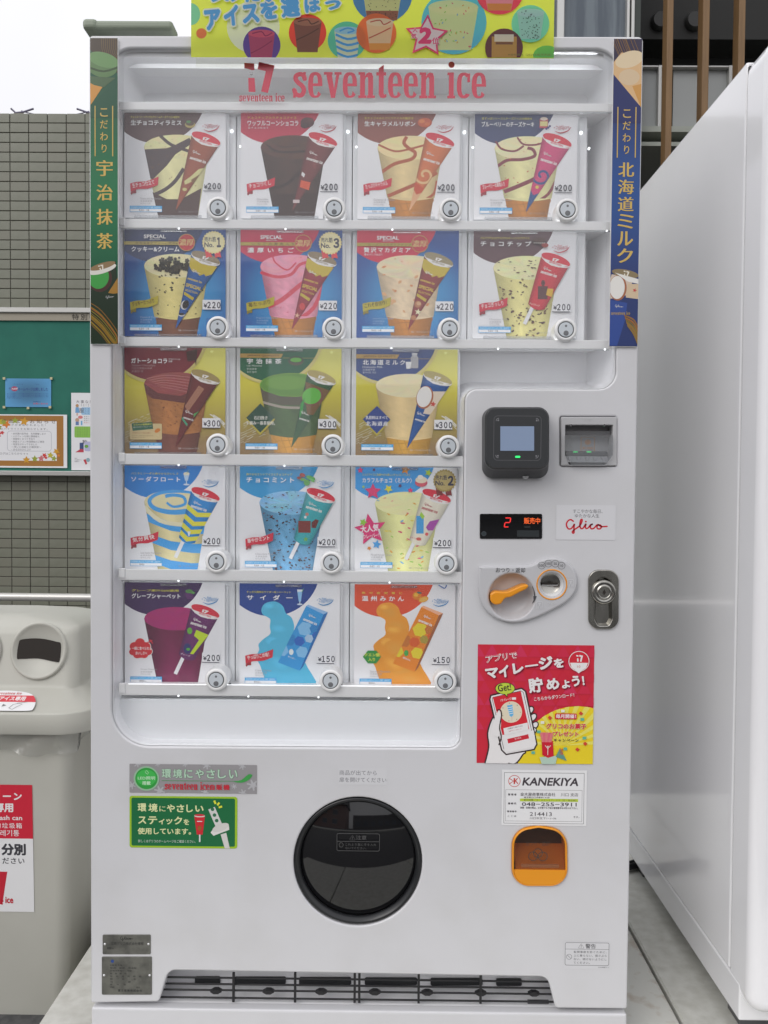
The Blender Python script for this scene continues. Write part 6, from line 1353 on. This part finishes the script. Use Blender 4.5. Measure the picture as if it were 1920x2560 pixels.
def ex_mi(q):
    jqbar(q, 'JAPAN QUALITY'); q.rect(386, 54, 440, 138, (.42, .42, .44), r=6); q.rect(396, 34, 430, 56, (.5, .5, .52)); q.ell(413, 34, 22, 7, (.6, .6, .62)); q.poly([(350, 92), (392, 92), (384, 142), (356, 142)], (.76, .76, .76))
    for k, t in enumerate(('Hokkaido Milk', '北海道牛奶', '홋카이도 우유')): q.T(t, 46, 124+k*20, [142, 88, 98][k], 15, (.62, .66, .72))
    q.poly([(150, 420), (245, 520), (150, 632), (52, 520)], (.50, .42, .06)); q.poly([(150, 412), (246, 510), (150, 612), (50, 510)], (.03, .06, .25)); q.T('乳原料はすべて', 70, 484, 158, 26, (.78, .78, .78), .01, serif=True); q.T('北海道産', 70, 524, 160, 34, (.78, .78, .78), .01, serif=True); q.ell(632, 28, 12, 9, (.85, .85, .3))  # yellow ellipse at the end paints a reflection on this card
oo = card(2, 2, '', 'milk flavour card on gold with a navy header and a milk churn', GOLDBG, (.01, .045, .20), None, '北海道ミルク', (46, 78, 300), body_milk, lambda q: pack(q, (.02, .09, .30), ARTS['low_mil'], lid=(.40, .33, .12)), None, '300', 2, None, None, jq, nb_='d', edge=(.62, .54, .20)); addon(oo, 2, 2, ex_mi)
card(3, 0, '', 'blue and cream striped soda float flavour card, left card of the fourth row', WHC, (.02, .22, .62), 'バニラとソーダの爽やかなおいしさ', 'ソーダフロート', (48, 82, 350), body_soda, lambda q: pack(q, (.02, .24, .60), ARTS['bsoda'], True), lambda q: ribbon(q, '気分爽快'), '200', 2, ('REFRESH', B_c), ('Soda Vanilla Float Sherbet', GK), ex_icon('soda'), note='乳成分')
card(3, 1, '', 'turquoise mint chocolate flavour card with dark speckles', WHC, (.03, .30, .60), '爽やかなミントアイスとチョコチップ', 'チョコミント', (48, 82, 340), body_mint, lambda q: pack(q, (.04, .36, .40), ARTS['bmint'], True), lambda q: ribbon(q, '華やかミント'), '200', 2, ('REFRESH', B_c), ('Chocolate Mint', GK), ex_icon('mint'), note='乳成分・大豆')
def rib_c(q):
    q.poly(star(110, 455, 118, -10, .46), (.68, .03, .17)); q.T('大人気', 42, 428, 134, 54, (.82, .78, .8), .03, ang=8); q.T('フレーバー！', 62, 492, 112, 30, (.82, .78, .8), .02, ang=8)
    q.poly(star(58, 402, 30, 20, .5), (.28, .56, .05)); q.poly(star(155, 562, 34, 10, .5), (.08, .36, .75)); q.poly(star(102, 590, 18, 30, .5), (.72, .25, .03))
def ex_co(q):
    for a, b, r, c in ((35, 25, 24, 0), (132, 22, 14, 3), (355, 20, 36, 1), (518, 40, 28, 2), (125, 178, 60, 0), (236, 158, 32, 4), (318, 135, 16, 3), (392, 168, 22, 0), (58, 145, 12, 2)):
        q.poly(star(a, b, r, 10*c, .48), [(.68, .05, .17), (.75, .30, .03), (.42, .58, .04), (.12, .05, .12), (.66, .62, .05)][c], cv=[(0, 0), (718, 0), (718, 300), (0, 300)])
    q.ell(468, 112, 44, 30, (.62, .10, .14)); q.ell(468, 92, 42, 24, (.76, .66, .5)); q.ell(462, 72, 20, 16, (.8, .76, .68)); medal(q, '2', False)
card(3, 2, '', 'milk flavour card with coloured sprinkles, stars and a bronze number two rosette', WHC, (.05, .32, .72), 'ミルクアイスに色鮮やかな楽しいチョコレート入り', 'カラフルチョコ〈ミルク〉', (50, 78, 352), body_color, lambda q: pack(q, (.74, .70, .58), ARTS['bcol'], True, tcol=(.5, .1, .12)), rib_c, '200', 2, None, ('Milk with Multicolor Chocolate', GK), ex_co, note='乳成分・大豆')
def rib_g(q):
    for a, b, r in ((110, 440, 34), (72, 470, 36), (150, 470, 36), (60, 510, 28), (110, 500, 60), (165, 505, 32), (90, 530, 30), (140, 530, 28)): q.ell(a, b, r+4, r*.9+4, (.8, .78, .76), j=-.5)
    for a, b, r in ((110, 440, 34), (72, 470, 36), (150, 470, 36), (60, 510, 28), (110, 500, 60), (165, 505, 32), (90, 530, 30), (140, 530, 28)): q.ell(a, b, r, r*.9, (.62, .02, .03))
    q.stroke([(165, 440), (195, 425)], 8, (.6, .03, .05)); q.stroke([(180, 420), (200, 444)], 8, (.6, .03, .05)); q.T('一緒に食べられる', 52, 470, 140, 26, (.82, .8, .78), .02); q.T('おいしさへ', 78, 506, 84, 24, (.82, .8, .78), .02)
card(4, 0, '', 'dark purple grape sherbet flavour card, left card of the bottom row', WHC, (.045, .015, .085), 'グレープ果汁56%使用', 'グレープシャーベット', (50, 80, 350), body_grape, lambda q: pack(q, (.13, .02, .12), ARTS['bgrape'], True), rib_g, '200', 2, ('REFRESH', B_c), ('Grape Sherbet', GK), ex_icon('grape'), note='該当なし')
card(4, 1, '', 'light blue cider sherbet flavour card with a blue box in the bottom row', WHC, (.012, .05, .26), 'すっきり爽快なサイダー味シャーベット', 'サイダー', (52, 84, 328), soft((.08, .46, .68), (.10, .50, .74)), lambda q: boxpack(q, (.03, .30, .66), (.22, .50, .78), (.02, .12, .48), (.75, .8, .8), (.01, .14, .42), 'サイダー'), lambda q: ribbon(q, 'やっぱりこの味！', (.60, .02, .04)), '150', 2, ('REFRESH', B_c), ('Cider Sherbet', GK), ex_icon('cider'), note='該当なし')
def rib_m(q): q.poly([(98, 484), (158, 484), (192, 530), (158, 578), (98, 578), (62, 530)], (.02, .26, .04)); q.T('クエン酸', 72, 502, 112, 26, (.62, .68, .06), .03); q.T('入り', 100, 536, 50, 26, (.62, .68, .06), .03)
card(4, 2, '', 'orange mandarin sherbet flavour card with an orange box, beside the control panel', WHC, (.68, .07, .02), '熱中症対策に', '温州みかん', (52, 84, 300), soft((.76, .30, .02), (.80, .40, .06)), lambda q: boxpack(q, (.74, .22, .01), (.74, .60, .02), (.66, .10, .01), (.05, .36, .06), (.32, .10, .03), '温州みかん'), rib_m, '150', 2, ('REFRESH', B_c), ('Satsuma Mandarin', GK), ex_icon('mikan'), note='該当なし')

# ------------------------------------------------------------------ second machine on the right
xm = .5*(P(1878, 156, .04)[0]+P(1812, 2467, .04)[0])+.002; zt2_ = P(1878, 150, .04)[1]; zb2_ = P(1836, 2550, 0)[1]
vm2 = empty('vending_machine', (xm+.45, .35, 0), 'second white glossy vending machine cut off by the right edge', 'vending machine')
gw = mat('glossy_white', (.87, .87, .89), .13, spec=.6, coat=.4, noise=(2.5, (.84, .84, .865), .35, .7))
m = M(); m.rbox(xm, .046, zb2_+.07, xm+.98, .78, zt2_, .004, 2); m.rbox(xm+.0, -.002, zb2_, xm+.98, .78, zb2_+.068, .003, 2); m.build('cabinet', gw, vm2)
m = M(); dz0 = P(1850, 2512, -.01)[1]; dl = [(xm+.001, dz0, .03), (xm+1.0, dz0, .01), (xm+1.0, zt2_+.012, .01), (xm+.001, zt2_+.012, .045)]
plate(m, rpoly(dl, 8), [], -.045, .086, .022, seg=8); m.build('door_panel', gw, vm2)
m = M(); m.box(xm+.003, .041, dz0+.04, xm+.97, .0465, zt2_-.01); m.build('door_seal', dark_plastic, vm2)
m = M(); m.box(xm+.16, -.0465, dz0+.02, xm+.17, -.044, dz0+.05); m.box(xm+.07, -.0458, dz0, xm+.9, -.02, dz0+.0015); m.build('door_seam', dark_plastic, vm2)
for x in (.03, .85):
    for y in (.06, .68): m = M(); m.box(xm+x, y, 0, xm+x+.06, y+.06, zb2_+.005); m.build('foot', grey_dark, vm2)
# cable on the pad between the machines
x_, y_ = PZ(1590, 2165, .01)
cb = M(); pts = cat_rom([(x_-.25, y_+.02), (x_-.1, y_-.03), (x_, y_), (x_+.06, y_+.05), (x_+.2, y_+.1), (x_+.5, y_+.05)], 6); cb.tube([(a, b, .012) for a, b in pts], .009, 8); cb.tube([(a+.01, b+.03, .010) for a, b in pts], .006, 8)
tag(cb.build('power_cable', cable_m, None, (x_, y_, 0)), 'black power cable lying on the pad between the two machines', 'cable')

# ------------------------------------------------------------------ litter bin on the left
YBn = .30
cxr = P(166, 2200, YBn)[0]; cxt = P(174, 1860, YBn)[0]; cxb = P(156, 2540, YBn)[0]; zbn = -0.162
z_lb, z_lt = P(100, 1838, .275)[1], P(100, 1784, .275)[1]
binW = .52; bin_ = empty('litter_bin', (cxr-binW/2, .48, -0.162), 'beige plastic litter bin with round hooded openings and red stickers, left of the machine', 'bin')
def xyloop(x0, x1, y0, y1, r, z, seg=6, zf=None):
    l = rrect(x0, y0, x1, y1, r, seg); return [(a, b, z if zf is None else zf(a, b)) for a, b in l]
m = M()
m.loft([xyloop(cxb-binW+.03, cxb, YBn+.02, YBn+.33, .03, zbn), xyloop(cxb-binW+.03, cxb+.001, YBn+.018, YBn+.33, .03, zbn+.02), xyloop(cxt-binW, cxt, YBn, YBn+.36, .025, z_lb+.01)], True, cap0=True); m.build('body', beige_plastic, bin_)
xr_l = P(231, 1790, .30)[0]; xl_l = xr_l-.62
m = M()
hr_x = P(186, 1700, .36)[0]; zsh = P(150, 1714, .37)[1]; ztopb = P(60, 1540, .44)[1]; zr_side = P(186, 1556, .44)[1]
def lidring(x0, x1, y0, y1, r, z): return xyloop(x0, x1, y0, y1, r, z, 8)
m.loft([lidring(xl_l, xr_l, .277, .70, .075, z_lb), lidring(xl_l-.001, xr_l+.001, .275, .702, .075, z_lb+.003), lidring(xl_l, xr_l-.0005, .2765, .70, .075, z_lt-.004), lidring(xl_l+.001, xr_l-.0015, .278, .70, .075, z_lt-.001), lidring(xl_l+.004, xr_l-.004, .281, .697, .073, z_lt),
        lidring(xl_l+.009, xr_l-.009, .289, .693, .07, z_lt+.001), lidring(xl_l+.028, xr_l-.052, .350, .68, .05, zsh-.004), lidring(xl_l+.032, xr_l-.056, .355, .678, .035, zsh-.0028), lidring(xl_l+.034, xr_l-.058, .3575, .675, .03, zsh+.002), lidring(xl_l+.035, xr_l-.0585, .359, .675, .03, zsh+.006),
        lidring(xl_l+.05, xr_l-.066, .378, .66, .03, zr_side-.02), lidring(xl_l+.052, xr_l-.068, .382, .655, .032, zr_side-.010), lidring(xl_l+.058, xr_l-.076, .391, .65, .04, zr_side-.002), lidring(xl_l+.10, xr_l-.1200, .412, .63, .06, ztopb-.004), lidring(xl_l+.2, xr_l-.2, .46, .6, .05, ztopb+.003)], True, cap0=True); m.build('lid', beige_plastic, bin_)
# ring and opening on the sloping hood face
za, zb_ = zsh+.004, zr_side-.02; ya_, yb_ = .3575, .378
tl_ = math.atan2(yb_-ya_, zb_-za)
def hood(x, z, out=0.0):          # point on the hood face at (x, z), pushed out by 'out'
    return (x, ya_+(z-za)*math.tan(tl_)-out*math.cos(tl_), z-out*-math.sin(tl_))
for cu in (101, -62):
    cx_, cz_ = P(cu, 1625, .378); rr_ = abs(P(cu+70, 1625, .378)[0]-cx_)
    m = M(); rings = []
    for k, (r, o_) in enumerate(((rr_, -.002), (rr_, .004), (rr_-.003, .0065), (rr_-.007, .0055), (rr_-.010, .001), (.001, .0006))):
        rings.append([hood(cx_+r*math.cos(t*math.pi/24), cz_+r*math.sin(t*math.pi/24), o_) for t in range(48)])
    m.loft(rings, True, cap1=False); rn = m.build('opening_ring', beige_plastic, bin_)
    w2, h2 = abs(P(cu+53, 1625, .378)[0]-cx_), .0235
    l = cat_rom([(-w2, -h2*.7), (-w2*.97, h2*.7), (-w2*.8, h2*1.05), (0, h2*1.15), (w2*.8, h2*.85), (w2*1.0, h2*.6), (w2*1.0, -h2*.9), (w2*.8, -h2*1.05), (0, -h2*.75), (-w2*.8, -h2*.8)], 4, True)
    m = M(); pl = [hood(cx_+a, cz_+b, .0022) for a, b in l]; pl2 = [hood(cx_+a, cz_+b, -.0) for a, b in l]; m.loft([pl2, pl], False, cap1=True); m.build('opening', dark_hole, rn)
# plastic film hanging below the lid
m = M(); n = 60; rws = 5; rng = random.Random(4); vs = []
path = [(xl_l+.04+(cxt-.02-xl_l-.04)*k/40, YBn-.006) for k in range(41)]+[(cxt+.004+.006*math.sin(k), YBn+.0+.34*k/20) for k in range(1, 21)]
for i, (a, b) in enumerate(path):
    dp = .05+.012*math.sin(i*.21)+.003*math.sin(i*.9+1)
    for j in range(rws+1):
        t = j/rws; vs.append((a+.004*math.sin(i*1.3+j), b-.005*math.sin(i*.8+j*1.1)-.006, z_lb+.012-dp*t))
m.add(vs, [(i*(rws+1)+j, (i+1)*(rws+1)+j, (i+1)*(rws+1)+j+1, i*(rws+1)+j+1) for i in range(len(path)-1) for j in range(rws)], True); m.build('bag_film', bag, bin_)
# bin stickers
(x0, z1), (x1, z0) = P(-150, 1961, YBn), P(80.5, 2286, YBn)
o = empty('sticker', ((x0+x1)/2, YBn, z0), 'large red and white sticker on the front of the beige litter bin', 'sticker', 'stickers on the litter bin')
tb = math.atan2(.018, z_lb-zbn)
def mpb(u_, v_):
    def f(x, y, d): 
        X = x0+x*(x1-x0)/230.5; Z = z1-y*(z1-z0)/325
        yy = YBn+max(0, (z_lb+.01-Z))/(z_lb+.01-zbn-.02)*.018
        return (X, yy-.0012-d, Z)
    return f
p = Pr(None, 230.5, 325, YBn, mp=mpb(0, 0)); p.grad(0, 0, 230.5, 325, lambda a, b: (.78, .78, .79), 2, 2); p.grad(0, 0, 230.5, 137, lambda a, b: (.60, .02, .045), 2, 2); p.build('backing', print_m, o)
q = p.sub(); WT2 = (.80, .78, .78); kk = (.05, .05, .06)
q.T('セブンティーン', 22, 18, 182, 22, WT2, .04); q.T('アイス専用', 62, 46, 120, 24, WT2, .04); q.T('Trash can', 128, 78, 76, 12, WT2, .02); q.T('专用的垃圾箱', 100, 97, 103, 14, WT2, .01); q.T('전용 쓰레기통', 92, 115, 104, 16, WT2, .01)
q.T('分別', 150, 150, 62, 30, kk, .05); q.T('ごみは', 40, 150, 92, 30, kk, .05); q.T('してください', 96, 186, 112, 16, kk, .02)
q.poly([(60, 240), (100, 240), (100, 300), (60, 300)], (.55, .02, .04)); q.poly([(100, 222), (164, 222), (150, 306), (118, 306)], (.55, .02, .04)); slab(q, 40, 292, .062, (.55, .02, .04)); q.T('ice', 158, 286, 20, 17, (.55, .02, .04), .03)
q.build('lettering', print_m, o)
xs0, zs0 = P(-95, 1786, .30); xs1, _ = P(88, 1786, .30); zq0, zq1 = z_lt, zsh-.006
o = empty('sticker', ((xs0+xs1)/2, .31, z_lt), 'rounded white and red sticker on the sloping lid of the beige litter bin', 'sticker', 'stickers on the litter bin')
def mpl(x, y, d):
    t = max(.04, min(.98, 1-y/100)); X = xs0+x*(xs1-xs0)/183
    return (X, .283+(.345-.283)*t-.0018-d, zq0+(zq1-zq0)*t+.0018+d)
p = Pr(None, 183, 100, .3, mp=mpl)
shp = cat_rom([(0, 92), (0, 40), (30, 14), (91, 4), (150, 14), (176, 44), (183, 84), (170, 95), (91, 97), (10, 97)], 5, True); p.poly(shp, (.78, .78, .79)); p.build('backing', print_m, o); q = p.sub()
q.poly(clip(shp, [(-1, 26), (190, 26), (190, 56), (-1, 56)]), (.62, .04, .06)); q.T('アイス専用', 84, 30, 66, 20, WT2, .03); q.T('セブンティーン', 10, 30, 70, 20, WT2, .03); slab(q, 70, 14, .035, (.55, .1, .1)); q.poly([(102, 66), (112, 72), (102, 78)], (.2, .2, .2)); q.stroke([(122, 84), (128, 68), (140, 62), (150, 66), (140, 78), (132, 90), (122, 84)], 1.5, (.2, .2, .2)); q.stroke([(136, 62), (160, 56)], 1.5, (.2, .2, .2)); q.build('lettering', print_m, o)
